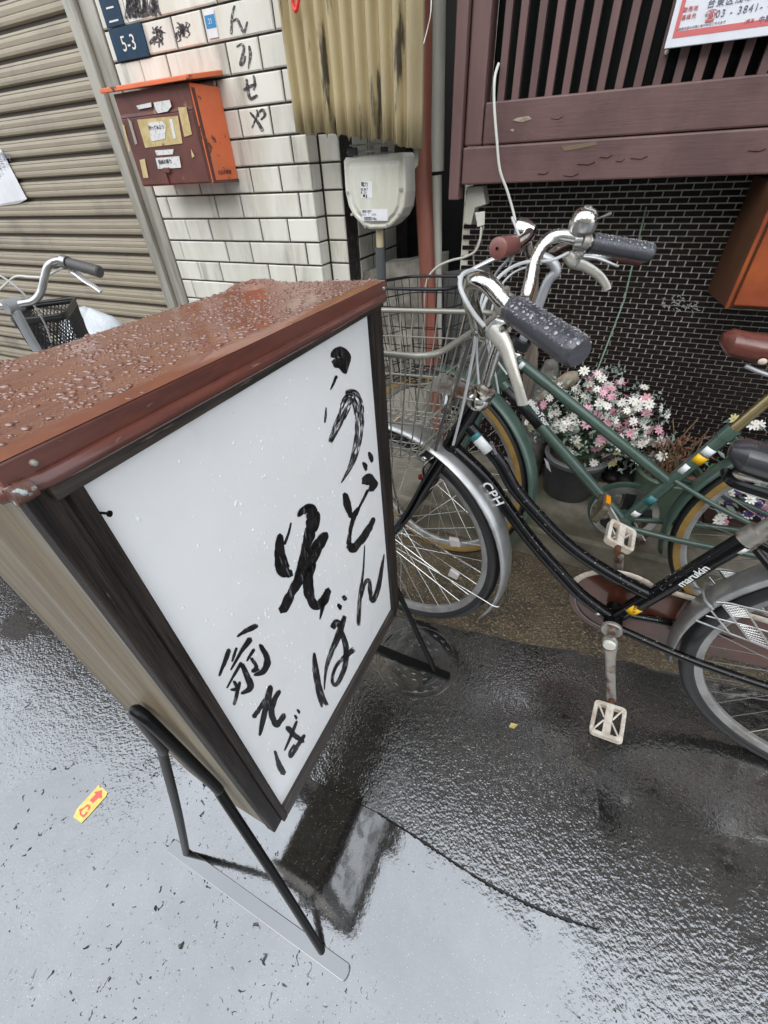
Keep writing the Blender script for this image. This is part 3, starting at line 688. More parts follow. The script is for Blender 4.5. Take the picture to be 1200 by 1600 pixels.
# notice board on the lattice
nb = Thing('notice_sign', 'white sign with red border and telephone number fixed to the lattice', 'sign', WALL, (.7, -.02, 1.31))
X0, Z0 = .505, 1.307
nb.part('board', MB().box((X0, -.024, Z0), (1.02, -.016, 1.72)), mat('white_sign', (.60, .62, .66), .35, col2=(.54, .56, .60), scale=10), bevel=0.001)
fr = MB(); e = -.0246
fr.box((X0 + .010, e, Z0 + .0135), (1.004, -.0235, Z0 + .0225)).box((X0 + .010, e, Z0 + .0225), (X0 + .0172, -.0235, 1.70)).box((.997, e, Z0 + .0225), (1.004, -.0235, 1.70))
nb.part('red_border', fr, red_print)
ht = lambda x, y: wa(x, y, -.0248)
ink_b = mat('faded_ink', (.10, .10, .16), .5); ink_g = mat('grey_ink', (.26, .24, .26), .5)
for s_, q, z_, m in (('台東区浅草', (1104, 12), .0135, ink_b), ('勤務地', (1067, 19), .0078, red_print), ('連絡先', (1064, 31), .0078, red_print), ('☎', (1099, 33), .0165, red_print),
                     ('03 - 3841- 4', (1117, 28), .0142, ink_b), ('※業務内容のお問い合わせはこちらまで', (1057, 48), .0042, ink_g), ('(担当', (1163, 36), .006, red_print), ('中野', (1184, 35), .0095, ink_b)):
    text_part('lettering', s_, z_, m, nb, None, ht(*q), (1, 0, .02), (0, 0, 1), space=1.25)
nb.part('screw', MB().lathe([(0, -.006), (.004, -.005), (.004, .003), (0, .003)], wa(1041, 82, .006), (0, 1, 0), 10), rail_m)
# brown letter box hung under the bay
bb = Thing('brown_box', 'glossy orange brown metal box hung under the wooden bay, cut by the right edge', 'letter box', WALL, (.95, .05, .83))
bbm = mat('orange_brown_enamel', (.20, .040, .012), .28, col2=(.30, .070, .016), scale=7, col3=(.07, .02, .012), scale3=5, lo3=.6, hi3=.8, coat=.3)
bb.part('case', MB().hexa([(.787, -.10, .842), (1.10, -.10, .842), (1.10, .19, .842), (.787, .19, .815)], [(.787, -.10, 1.085), (1.10, -.10, 1.085), (1.10, .19, 1.085), (.787, .19, 1.085)]),
        mat('shaded_brown_side', (.085, .030, .014), .5, col2=(.10, .045, .016), scale=9), bevel=0.004)  # darker than the lit front: the side's shade is put into the colour
bb.part('door', MB().box((.800, -.112, .850), (1.09, -.101, 1.035)), bbm, bevel=0.004)
bb.part('door_frame', MB().box((.787, -.107, .842), (.7955, -.100, 1.085)), bbm, bevel=0.002)
# junction box and cables
jb = Thing('junction_box', 'grey white electrical box with plug hanging under the left end of the bay', 'electric box', WALL, (.09, .05, 1.0))
q = [wa(x, y, .03) for x, y in ((729, 292), (754, 290), (759, 320), (742, 325), (736, 352), (724, 350))]
jb.part('case', MB().prism(q, (0, .05, 0)), white_pipe, bevel=0.003)
jb.part('plug', MB().hexa([wa(x, y, .022) for x, y in ((742, 332), (758, 330), (757, 352), (746, 355))], [wa(x, y, .034) for x, y in ((742, 332), (758, 330), (757, 352), (746, 355))]), white_p, bevel=0.002)
cab_m = mat('white_cable', (.52, .53, .48), .4); cab_g = mat('grey_cable', (.36, .36, .31), .4)
def cable(pts, r, m, label, n=7):
    P = spline([wa(*p) for p in pts], n); return single('cable', MB().tube(P, r, 8), m, label, 'cable', WALL, P[0], smooth=True)
cable([(779, 100, 0.0), (773, 122, -.03), (772, 160, -.035), (776, 215, -.035), (781, 265, -.03), (793, 300, -.02), (803, 335, -.015), (811, 372, -.03), (826, 392, -.05)], .0034, cab_m, 'white cable hanging down in front of the lattice')
cable([(752, 354, .028), (750, 375, .02), (742, 393, .015), (725, 402, .01), (705, 407, .0), (685, 416, -.01), (670, 432, -.015), (664, 455, -.015), (662, 490, -.01), (663, 560, .01), (668, 690, .02)], .0036, cab_g,
      'grey cable looping from the plug across the orange drain pipe')
cable([(756, 354, .028), (750, 372, .04), (742, 392, .06), (740, 408, .08), (748, 440, .1)], .0026, cab_g, 'short grey cable hanging straight from the plug')
# ================================================================== the noodle shop sign: a wooden lamp box on two bent rod stands
cover_m = mat('brown_painted_metal', (0.215, 0.082, 0.046), 0.10, col2=(0.17, 0.064, 0.038), scale=16, stretch=(1, 2.5, 1), rough2=0.22, bump=0.16, bscale=16, bdist=0.004, spec=0.6,
              col3=(0.235, 0.10, 0.06), scale3=8, lo3=0.55, hi3=0.72)
rim_m = mat('brown_metal_rim', (0.125, 0.042, 0.030), 0.25, col2=(0.085, 0.032, 0.025), scale=30, stretch=(.4, 2, 2), bump=0.15, bscale=60, col3=(.24, .13, .10), scale3=120, lo3=.66, hi3=.75)
dwood = mat('dark_stained_wood', (0.012, 0.009, 0.008), 0.50, spec=.25, col2=(0.034, 0.025, 0.020), scale=24, stretch=(6, 6, .35), bump=0.5, bscale=60, bstretch=(8, 8, .35), col3=(.16, .12, .085), scale3=45, lo3=.67, hi3=.76, stretch3=(5, 5, .6))
dwood_h = mat('dark_stained_rail', (0.022, 0.017, 0.014), 0.5, col2=(0.062, 0.045, 0.034), scale=24, stretch=(.35, 6, 6), bump=0.5, bscale=60, bstretch=(.35, 8, 8), col3=(.20, .13, .08), scale3=40, lo3=.62, hi3=.74, stretch3=(.6, 5, 5))
lwood = mat('bare_board', (0.190, 0.150, 0.092), 0.5, spec=.3, col2=(0.115, 0.085, 0.05), scale=9, stretch=(4, 4, .22), bump=0.35, bscale=45, bstretch=(5, 5, .3), col3=(.27, .25, .205), scale3=4, lo3=.48, hi3=.7)
panel_m = mat('white_acrylic', (0.81, 0.805, 0.79), 0.16, spec=0.5, col2=(0.76, 0.755, 0.735), scale=3, col3=(.70, .69, .66), scale3=26, lo3=.60, hi3=.85, stretch3=(1, 1, .3))
ink_m = mat('brush_ink', (0.010, 0.009, 0.010), 0.35, col2=(0.20, 0.195, 0.20), scale=150, lo=.56, hi=.70, stretch=(1.5, 1, .22), bump=.3, bscale=220, bdist=.0006)
dry_m = mat('dry_brush_ink', (0.016, 0.014, 0.016), 0.4, col2=(0.72, 0.72, 0.72), scale=330, lo=.50, hi=.60, stretch=(1.8, 1, .14))
iron_m = mat('black_iron_rod', (0.006, 0.006, 0.006), 0.30, bump=.35, bscale=120, bdist=.001, spec=.16)
drop_m = mat('rain_water', (1, 1, 1), 0.02, ior=1.33, trans=1.0, spec=.8)
drop_dark = mat('rain_drop_on_dark', (0.07, 0.07, 0.078), 0.02, ior=1.9, spec=.8)
lid_drop = mat('rain_drop_on_lid', (0.17, 0.074, 0.048), 0.02, ior=1.7, spec=.7)
bead_m = mat('rain_bead', (.84, .845, .85), 0.04, ior=1.5, spec=.7)
L_, D_S, ZB, ZT = 0.499, 0.205, 0.280, 1.0085
S = Thing('standing_signboard', 'standing white sign box with brown metal lid and black brush lettering for noodles', 'sign', SIGN, (.25, .1, 0))
# near end: dark corner post and a bare board whose lower back corner is cut away
def splay(mb):                                  # the box is a little wider at the foot than under the lid
    for v in mb.v: v.x *= 1 + .076 * (1.0 - v.z)
    return mb
bd = [(.002, .019, ZB + .003), (.002, .142, ZB + .009), (.002, .178, .345), (.002, D_S, .50), (.002, D_S, ZT), (.002, .019, ZT)]
S.part('corner_post', MB().box((0, 0.000, ZB), (.0205, .017, ZT)), dwood, bevel=.002)
S.part('end_board', MB().prism(bd, (.012, 0, 0)), lwood, bevel=.002)
S.part('corner_post', splay(MB().box((L_ - .0205, 0.000, ZB), (L_, .017, ZT))), dwood, bevel=.002)
S.part('end_board', splay(MB().prism([(L_ - .014, p[1], p[2]) for p in bd], (.012, 0, 0))), lwood, bevel=.002)
S.part('back_board', splay(MB().box((.016, D_S - .012, .50), (L_ - .016, D_S - .002, ZT))), lwood)
S.part('bottom_board', splay(MB().box((.017, .02, ZB + .004), (L_ - .017, .14, ZB + .016))), lwood)
# front frame of four strips, each with its own look
pl_, pr_, pb_, pt_ = .0310, .4560, .316, .9945
S.part('frame_strip', MB().box((.0200, -.006, ZB + .0), (pl_, .003, pt_ + .001)), dwood, bevel=.0015)
S.part('frame_strip', splay(MB().box((pr_, -.006, ZB + .0), (L_ - .024, .003, pt_ + .001))), dwood, bevel=.0015)
S.part('frame_strip', MB().box((.012, -.008, pt_), (L_ - .008, .003, ZT)), dwood_h, bevel=.002)
S.part('frame_strip', splay(MB().box((pl_ - .002, -.0065, ZB + .002), (pr_ - .001, .003, pb_))), dwood_h, bevel=.002)
S.part('panel', splay(MB().box((pl_ - .008, .002, pb_ - .01), (pr_ + .008, .006, pt_ + .01))), panel_m)
nz_ = sg(146, 800)
S.part('nail', MB().lathe([(0, -.013), (.0024, -.013), (.0024, -.0118), (.001, -.0112), (.001, .0), (0, 0)], nz_, (-.3, 1, .05), 10), iron_m, smooth=True)
# lid
cx0, cx1, cy0, cy1, zt = -.008, .484, -.016, D_S + .008, 1.0380
def slope(p): return Vector((p[0], p[1], p[2] - .0125 * p[0] - .062 * (p[1] + .016)))   # the lid falls a little to the back
mb = MB(); nx, ny = 60, 24; vs = []; fs = []
for i in range(nx + 1):
    for j in range(ny + 1):
        u, v = i / nx, j / ny; x = cx0 + (cx1 - cx0) * u; y = cy0 + (cy1 - cy0) * v
        ed = min(u, 1 - u) * (cx1 - cx0); ev = min(v, 1 - v) * (cy1 - cy0); e = min(ed, ev)
        z = zt - .0024 * max(0, 1 - e / .006) ** 2 - .0014 * math.sin(u * 9 + 1) * math.sin(v * 4) * min(1, e / .03) - .0010 * math.sin(v * math.pi)
        if u > .86 and .72 < v: z += .005 * min(1, (u - .86) / .04) * min(1, (v - .72) / .12)
        vs.append(slope((x, y, z)))
for i in range(nx):
    for j in range(ny): a = i * (ny + 1) + j; fs.append((a, a + ny + 1, a + ny + 2, a + 1))
mb.add(vs, fs)
lid_top = vs
S.part('lid_top', mb, cover_m, smooth=True)
up_b = MB().hexa([slope((x, y, 1.0195)) for x, y in ((cx0, cy0), (cx1, cy0), (cx1, cy1), (cx0, cy1))], [slope((x, y, 1.0352)) for x, y in ((cx0, cy0), (cx1, cy0), (cx1, cy1), (cx0, cy1))])
S.part('lid_rim', up_b, rim_m, bevel=.0015)
# rolled lower lip
lipc = [(cx0 - .002, cy0 - .002, 1.0165), (cx1 + .003, cy0 - .002, 1.0165), (cx1 + .003, cy1 + .002, 1.0165), (cx0 - .002, cy1 + .002, 1.0165)]
lp = []
for i in range(4):
    a, c = Vector(lipc[i]), Vector(lipc[(i + 1) % 4])
    for k in range(12): lp.append(slope(a.lerp(c, (k + .5) / 12)))
S.part('lid_lip', MB().tube(lp, .0056, 10, closed=True), rim_m, smooth=True)
for p in ((.010, cy0 - .001, 1.0275), (.474, cy0 - .001, 1.0215)):
    S.part('lid_nail', MB().lathe([(0, -.0016), (.0016, -.0013), (.0022, 0), (.0022, .002), (0, .002)], p, (0, 1, 0), 10), rail_m, smooth=True)
S.part('corroded_patch', MB().tube([slope((cx0 - .002, cy0 - .002, 1.0165)), slope((cx0 + .004, cy0 - .002, 1.0165)), slope((cx0 + .010, cy0 - .002, 1.0165))], [.0059, .0060, .0057], 12), mat('corrosion', (.36, .44, .42), .55, col2=(.11, .05, .035), scale=130, lo=.40, hi=.50, bump=.6, bscale=160), smooth=True)
# brush lettering, stroke by stroke
hs = lambda x, y: sg(x, y, .0012)
HOFF = Vector((0, .0012, 0))
def bristles(mb, pts, ws, n, fill):
    """the trace of a half dry brush: many hair lines that run with the stroke and break off"""
    P = spline([Vector((p[0], p[1], 0)) for p in pts], 8); W = lerp_list(ws, 8); N = []
    for i in range(len(P)):
        t = (P[min(i + 1, len(P) - 1)] - P[max(i - 1, 0)]).normalized(); N.append(Vector((-t.y, t.x, 0)))
    for b in range(n):
        o = (b + .5) / n - .5 + rnd.uniform(-.02, .02); k = 0; edge_ = abs(o) * 2
        f = min(1, fill + .35 * edge_ ** 2)
        while k < len(P) - 3:
            run = int(rnd.uniform(3, 16) * (f + .15)); gap = int(rnd.uniform(0, 9) * (1 - f)); e = min(k + max(3, run), len(P) - 1)
            q = [P[i] + N[i] * W[i] * o for i in range(k, e + 1)]
            if len(q) >= 3:
                w0 = max(.5, W[(k + e) // 2] / n * rnd.uniform(.6, 1.5)); m = len(q)
                ww = [w0 * min(1, .25 + .75 * min(i, m - 1 - i) / 1.5) for i in range(m)]
                L_b = [hs(*(q[i] + N[k + i] * ww[i] * .5).xy) for i in range(m)]; R_b = [hs(*(q[i] - N[k + i] * ww[i] * .5).xy) for i in range(m)]
                mb.add(L_b + R_b, [(i, i + 1, m + i + 1, m + i) for i in range(m - 1)])
            k = e + gap
GL = {
 'u': [([(520, 556), (531, 549), (541, 560), (537, 580)], [10, 17, 17, 8]), ([(524, 566), (535, 570), (540, 582)], [16, 18, 8]), ([(526, 588), (521, 600), (517, 609)], [4, 3, 1]), ([(510, 637), (509, 650), (508, 660)], [1, 3, 2])],
 'u_dry': [([(516, 691), (525, 670), (535, 648), (543, 627), (551, 617)], [7, 13, 16, 20, 16]), ([(540, 616), (552, 617), (560, 634), (562, 660), (559, 690), (552, 718), (543, 738), (533, 755)], [10, 20, 19, 16, 14, 11, 6, 1])],
 'do': [([(577, 707), (580, 715), (581, 722)], [4, 8, 3]), ([(568, 723), (571, 728), (572, 735)], [4, 8, 3]), ([(569, 754), (577, 749), (584, 757), (579, 766)], [11, 18, 14, 8]), ([(575, 766), (565, 786), (552, 813)], [4, 3, 3]),
        ([(539, 772), (543, 788), (549, 808)], [8, 12, 7]), ([(561, 793), (555, 803), (551, 815), (547, 833), (545, 850)], [4, 9, 6, 5, 8]), ([(546, 851), (552, 857), (565, 843), (578, 824), (584, 810)], [11, 14, 12, 10, 6])],
 'so': [([(466, 807), (474, 798), (485, 797), (489, 810), (484, 836), (474, 868), (462, 904)], [3, 14, 24, 24, 20, 13, 5]), ([(438, 836), (437, 862), (443, 890), (455, 898)], [9, 20, 25, 12]), ([(455, 817), (451, 834), (445, 850)], [2, 4, 5]),
        ([(510, 834), (500, 848), (482, 880), (469, 902), (456, 926), (441, 954)], [10, 20, 22, 19, 16, 17]), ([(489, 880), (481, 908), (486, 936), (495, 947), (508, 935), (513, 921)], [14, 19, 18, 16, 16, 10]), ([(506, 936), (504, 950), (500, 968)], [11, 7, 1])],
 'n': [([(570, 852), (568, 890), (563, 930), (560, 978)], [1.5, 3, 7, 8]), ([(565, 935), (571, 910), (577, 908), (579, 926), (583, 939), (592, 916), (600, 866)], [2, 6, 7, 8, 9, 9, 3])],
 'ba': [([(536, 931), (539, 935), (541, 938)], [6, 8, 5]), ([(528, 945), (531, 948), (532, 952)], [5, 7, 4]), ([(491, 1020), (493, 1045), (500, 1083), (508, 1104)], [3, 12, 13, 15]), ([(519, 982), (526, 974), (533, 976)], [8, 15, 9]),
        ([(539, 962), (530, 990), (516, 1025), (509, 1050), (507, 1078)], [6, 12, 9, 5, 1.5]), ([(533, 985), (541, 1012), (539, 1042), (526, 1070), (519, 1062), (526, 1040), (542, 1024), (554, 1014)], [7, 10, 9, 7, 6, 6, 9, 9])],
 'okina': [([(371, 995), (384, 986), (401, 978)], [2, 8, 9]), ([(391, 999), (377, 1019), (361, 1047)], [10, 6, 2]), ([(358, 1016), (352, 1033), (343, 1056)], [8, 7, 3]), ([(370, 1013), (366, 1024), (363, 1034)], [4, 4, 2]), ([(397, 1015), (390, 1026), (386, 1033)], [5, 4, 2]),
           ([(407, 1008), (418, 1030), (413, 1048), (398, 1055)], [6, 12, 11, 4]), ([(393, 1029), (401, 1042), (395, 1049), (405, 1046)], [5, 7, 5, 3]), ([(377, 1036), (366, 1055), (355, 1075)], [5, 4, 2]), ([(378, 1038), (388, 1060), (391, 1075), (378, 1084)], [7, 11, 11, 4]),
           ([(366, 1065), (371, 1076), (361, 1078)], [5, 7, 3]), ([(375, 1066), (371, 1083), (366, 1101)], [4, 6, 5])],
 'so2': [([(423, 1073), (416, 1104), (406, 1149)], [8, 12, 4]), ([(397, 1120), (406, 1107), (414, 1092)], [8, 7, 4]), ([(437, 1080), (427, 1099), (425, 1117), (433, 1132), (444, 1117)], [6, 10, 10, 10, 8])],
 'ba2': [([(465, 1109), (467, 1112), (468, 1115)], [3, 5, 2]), ([(461, 1118), (463, 1121), (463, 1124)], [3, 5, 2]), ([(430, 1174), (436, 1194), (443, 1208)], [4, 8, 12]), ([(449, 1137), (462, 1150), (474, 1159)], [8, 9, 7]), ([(464, 1127), (457, 1145), (445, 1173)], [3, 6, 2]),
         ([(476, 1149), (465, 1166), (455, 1182), (453, 1176), (460, 1164)], [5, 7, 6, 4, 3])],
}
for k, m in (('u', ink_m), ('u_dry', dry_m), ('do', ink_m), ('so', ink_m), ('n', ink_m), ('ba', ink_m), ('okina', ink_m), ('so2', ink_m), ('ba2', ink_m)):
    for pts, ws in GL[k]:
        b_ = MB(); ws = [w * (.76 if k == 'so' else .84 if k in ('okina', 'so2', 'ba2') else .88 if max(ws) > 6 else 1) for w in ws]
        if k == 'u_dry' or (k in ('n', 'ba') and max(ws) > 7): bristles(b_, pts, ws, 15 if k == 'u_dry' else 7, .42 if k == 'u_dry' else .88)
        else: brush(b_, pts, ws, hs, n=6); bristles(b_, pts, [w * 1.18 for w in ws], 6, .30)
        S.part('brush_stroke', b_, ink_m)
HOFF = Vector((0, 0.002, 0))
# leg frames
def rods(x0, sgn, tag_=0):
    fx = x0 + sgn * (.085 if sgn < 0 else .016); A0 = Vector((fx, -.104, .006)); B0 = Vector((fx, .247, .006)); x1 = x0 + sgn * .009
    p = [A0, A0.lerp(Vector((x1, .048, .437)), .5), Vector((x1 + sgn * .004, .046, .425)), Vector((x1, .052, .455)), Vector((x1, .066, .54)), Vector((x1, .085, .635)), Vector((x1, .093, .655)), Vector((x1, .104, .655)),
         Vector((x1, .114, .63)), Vector((x1, .140, .50)), Vector((x1 + sgn * .002, .151, .475)), B0.lerp(Vector((x1, .155, .46)), .5), B0]
    return spline(p, 6)
S.part('leg_frame', MB().tube(rods(0, -1), .0072, 14), iron_m, smooth=True)
S.part('leg_frame', MB().tube(rods(L_ * 1.045, 1), .0072, 14), iron_m, smooth=True)
plate_m = mat('wet_steel_bar', (0.010, 0.010, 0.010), 0.04, ior=2.8)
def foot(xc, y0, y1):
    w = .0125; c = []
    for k in range(7): a = math.pi * k / 6; c.append((xc + w * math.cos(a), y0 + .004 - w * .5 * math.sin(a), .0045))
    for k in range(7): a = math.pi + math.pi * k / 6; c.append((xc + w * math.cos(a), y1 - .004 - w * .5 * math.sin(a), .0045))
    return MB().prism(c, (0, 0, .0085))
S.part('foot_bar', foot(-.089, -.160, .287), plate_m, bevel=.001)
S.part('foot_bar', foot(.537, -.145, .30), iron_m, bevel=.001)
# rain beads on lid and panel
def beads(n, area, zf, rmin, rmax, flat, nrm, mb=None, seg=7, pw=3.0, el=1.0):
    mb = mb or MB()
    for _ in range(n):
        p = zf(area()); r = rmin + (rmax - rmin) * rnd.random() ** pw
        c = Vector(p); vs = []; fs = []
        if nrm == 'z': e1, e2, e3 = Vector((1, 0, 0)), Vector((0, 1, 0)), Vector((0, 0, 1))
        else: e1, e2, e3 = Vector((1, 0, 0)), Vector((0, 0, 1)), Vector((0, -1, 0))
        ecc = 1 + rnd.random() * el; an0 = rnd.random() * 6.28 if nrm == 'z' else 0
        for j, (rr, hh) in enumerate(((1, 0), (.92, .42), (.6, .85))):
            for k in range(seg):
                t = 2 * math.pi * k / seg; x, y = rr * math.cos(t), rr * math.sin(t) * ecc
                x, y = x * math.cos(an0) - y * math.sin(an0), x * math.sin(an0) + y * math.cos(an0)
                vs.append(c + (e1 * x + e2 * y) * r + e3 * (hh * r * flat))
        vs.append(c + e3 * r * flat)
        for j in range(2):
            for k in range(seg): l = (k + 1) % seg; fs.append((j * seg + k, j * seg + l, (j + 1) * seg + l, (j + 1) * seg + k))
        for k in range(seg): fs.append((2 * seg + k, 2 * seg + (k + 1) % seg, 3 * seg))
        mb.add(vs, fs)
    return mb
def area_lid():
    while True:
        u, v = rnd.random(), rnd.random()
        if math.sin(u * 14 + v * 3) * math.sin(v * 9 - u * 5) < .5 or rnd.random() < .25: return (u, v)
def lidp(uv):
    u, v = uv; i, j = min(int(u * nx), nx - 1), min(int(v * ny), ny - 1); p = lid_top[i * (ny + 1) + j]
    return (cx0 + .003 + (cx1 - cx0 - .006) * u, cy0 + .004 + (cy1 - cy0 - .008) * v, p[2] - .0003)
S.part('rain_drops', beads(5600, area_lid, lidp, .0004, .0028, .52, 'z', el=.55, pw=4.5), lid_drop, smooth=True, kind='stuff')
def area_pan():
    while True:
        u, v = rnd.random(), rnd.random()
        if rnd.random() < .25 + .75 * math.exp(-((u - .45) / .3) ** 2) * math.exp(-((v - .55) / .35) ** 2): return (u, v)
S.part('panel_drops', beads(1100, area_pan, lambda p: (pl_ + (pr_ - pl_) * p[0], .0019, pb_ + (pt_ - pb_) * p[1]), .0005, .0019, .40, 'y', el=.8), bead_m, smooth=True, kind='stuff')
# ================================================================== bicycles (x: from front hub to rear, y: away from the street side, z: up)
black_p = mat('black_frame_paint', (0.003, 0.003, 0.0034), 0.13, spec=.34, bump=.06, bscale=230, bdist=.0008)
green_p = mat('sage_green_paint', (0.050, 0.085, 0.066), 0.30, col2=(0.042, 0.072, 0.056), scale=18, bump=.08, bscale=260, bdist=.0006, coat=.3)
green_d = mat('green_painted_steel', (0.040, 0.070, 0.056), 0.38)
chrome = mat('chrome', (0.62, 0.61, 0.57), 0.10, metal=1.0, col2=(0.44, 0.42, 0.38), scale=26, bump=.5, bscale=75, bdist=.0013)
dull_al = mat('brushed_alloy', (0.50, 0.50, 0.49), 0.30, metal=.9, col2=(.36, .36, .35), scale=30, bump=.05)
fend_m = mat('silver_fender', (0.46, 0.46, 0.45), 0.30, metal=.75, col2=(0.34, 0.34, 0.33), scale=11, bump=.06, bscale=160, bdist=.0008)
tyre_m = mat('black_tyre', (0.014, 0.014, 0.015), 0.5, bump=.3, bscale=120, bdist=.001, coat=.15)
gum_m = mat('tan_sidewall', (0.30, 0.185, 0.045), 0.6, col2=(.23, .135, .032), scale=30)
rim_al = mat('alloy_rim', (0.40, 0.395, 0.38), 0.34, metal=.6, col2=(.27, .26, .245), scale=14, col3=(.22, .10, .05), scale3=9, lo3=.64, hi3=.74)
spoke_m = mat('steel_spoke', (0.60, 0.60, 0.58), 0.25, metal=.9)
grip_g = mat('grey_rubber_grip', (0.038, 0.038, 0.046), 0.36, bump=.45, bscale=95, bdist=.0022, spec=.6, coat=.35)
grip_r = mat('brown_grip', (0.17, 0.060, 0.050), 0.45, bump=.1, bscale=90, coat=.2)
lever_m = mat('cast_alloy_lever', (0.50, 0.485, 0.43), 0.33, metal=.45, col2=(.40, .385, .33), scale=40, bump=.12, bscale=200, bdist=.0006)
rust_m = mat('rust', (0.115, 0.038, 0.014), 0.8, col2=(.055, .024, .014), scale=60, bump=.4, bscale=160)
rusty_st = mat('rusting_steel', (0.36, 0.345, 0.31), 0.38, metal=.7, col2=(.13, .05, .02), scale=26, lo=.5, hi=.68, bump=.2, bscale=120)
wire_s = mat('old_zinc_wire', (0.28, 0.27, 0.23), 0.42, metal=.5, col2=(.20, .115, .05), scale=20, lo=.58, hi=.72)
wire_b = mat('black_coated_wire', (0.010, 0.010, 0.012), 0.35)
saddle_k = mat('black_saddle_vinyl', (0.028, 0.029, 0.033), 0.28, bump=.12, bscale=150, coat=.3)
saddle_b = mat('brown_saddle_vinyl', (0.125, 0.036, 0.026), 0.30, col2=(.10, .028, .02), scale=12, bump=.12, bscale=120, coat=.4)
pedal_w = mat('aged_white_plastic', (0.60, 0.56, 0.49), 0.5, col2=(.44, .36, .28), scale=50, col3=(.22, .11, .06), scale3=30, lo3=.62, hi3=.78)
pedal_k = mat('grimy_pedal', (0.11, .095, .06), .5, col2=(.06, .05, .035), scale=50)
amber_m = mat('amber_reflector', (0.75, 0.26, 0.005), 0.15)
yel_m = mat('yellow_label', (0.72, 0.42, 0.005), 0.4)
refl_m = mat('clear_reflector', (0.60, 0.56, 0.53), 0.2, trans=.3)
guard_r = mat('brown_chain_guard', (0.085, .026, .015), .3, col2=(.045, .016, .010), scale=14, coat=.3, bump=.1, bscale=40)
greyarm = mat('grey_alloy_stem', (0.38, .39, .40), .4, metal=.5)
sticker_w = mat('white_decal', (0.66, 0.67, 0.66), .4)
teal_m = mat('teal_decal', (.03, .16, .17), .4)

def wheel(T, fr, s0, R0, st, o, N=36):
    """wheel part with its own placed axes: rim > tyre, hub, spokes, reflectors"""
    tr = o.get('tr', .0168)                                              # tyre half width
    rr = R0 - .0370                                                      # rim mid radius
    prof = [(.012, -.0115), (.0145, -.0125), (.0145, -.0095), (.004, -.0085), (-.004, -.004), (-.004, .004), (.004, .0085), (.0145, .0095), (.0145, .0125), (.012, .0115), (-.002, .011), (-.009, .005), (-.009, -.005), (-.002, -.011)]
    me = mesh_of('wheel', MB().ring((0, 0, 0), (0, 1, 0), rr, prof, 72), o.get('rim', rim_al), smooth=True)
    w = bpy.data.objects.new('wheel', me); COL.objects.link(w); w.parent = T.o
    w.matrix_local = Matrix.Translation(Vector((s0, 0, R0)) - T.org) @ Matrix.Rotation(st, 4, 'Z')
    def sub(name, mb, m, smooth=True):
        x = bpy.data.objects.new(name, mesh_of(name, mb, m, smooth=smooth)); COL.objects.link(x); x.parent = w; return x
    rc = R0 - tr
    tp = [(tr * math.cos(a), tr * math.sin(a)) for a in [2 * math.pi * k / 14 for k in range(14)]]
    tb = MB()
    if o.get('gum'):
        tb.ring((0, 0, 0), (0, 1, 0), rc, tp, 72)
        x = sub('tyre', tb, tyre_m)
        gp = [(-.006, -tr - .0006), (.004, -tr - .0003), (.004, -tr * .9), (-.013, -tr * .80), (-.013, -tr * .9 - .001)]
        sub('sidewall', MB().ring((0, 0, 0), (0, 1, 0), rc, gp, 72), gum_m)
        sub('sidewall', MB().ring((0, 0, 0), (0, 1, 0), rc, [(a, -b) for a, b in gp], 72), gum_m)
    else:
        tb.ring((0, 0, 0), (0, 1, 0), rc, tp, 72); x = sub('tyre', tb, tyre_m)
    hb_ = MB().lathe([(0, -.05), (.005, -.05), (.005, -.034), (.022, -.032), (.022, -.029), (.011, -.024), (.011, .024), (.022, .029), (.022, .032), (.005, .034), (.005, .05), (0, .05)], (0, 0, 0), (0, 1, 0), 20)
    sub('hub', hb_, o.get('hubm', dull_al))
    mes = []
    for sg_ in (1, -1):
        for sd_ in (1, -1):
            a = R(62) * sg_; p = Vector((.021 * math.cos(a), sd_ * .0305, .021 * math.sin(a))); q = Vector((rr - .008, sd_ * .003, 0))
            mes.append(mesh_of('spoke', MB().tube([p, q], .0011, 5), spoke_m))
    for k in range(N):
        x = bpy.data.objects.new('spoke', mes[(k % 2) * 2 + (k // 2) % 2]); COL.objects.link(x); x.parent = w
        x.matrix_local = Matrix.Rotation(2 * math.pi * (k + .4) / N, 4, 'Y')
    for a in o.get('reflectors', []):
        e = Vector((math.cos(a), 0, math.sin(a))) * .215; t = Vector((-math.sin(a), 0, math.cos(a)))
        r_ = MB().hexa([e - t * .017 - e * .035 + Vector((0, -.012, 0)), e + t * .017 - e * .035 + Vector((0, -.012, 0)), e + t * .014 + e * .10 + Vector((0, -.012, 0)), e - t * .014 + e * .10 + Vector((0, -.012, 0))],
                       [e - t * .014 - e * .035 + Vector((0, -.022, 0)), e + t * .014 - e * .035 + Vector((0, -.022, 0)), e + t * .011 + e * .10 + Vector((0, -.022, 0)), e - t * .011 + e * .10 + Vector((0, -.022, 0))])
        x = sub('reflector', r_, refl_m, smooth=False); finish(x, .004)
    return w
def fender(T, s0, R0, st, a0, a1, m, Rf=None, wd=.026, parent=None):
    Rf = Rf or R0 + .012; pr = [(.010 * math.cos(t) - .006 if True else 0, wd * math.sin(t)) for t in [R(-100 + 200 * k / 12) for k in range(13)]]
    mb = MB().ring((0, 0, 0), (0, -1, 0), Rf, pr, 40, a0=a0, a1=a1, ref=(1, 0, 0), close=False)
    me = mesh_of('fender', mb, m, smooth=True)
    o = bpy.data.objects.new('fender', me); COL.objects.link(o); o.parent = T.o; finish(o, 0, .0016)
    o.matrix_local = Matrix.Translation(Vector((s0, 0, R0)) - T.org) @ Matrix.Rotation(st, 4, 'Z')
    return o
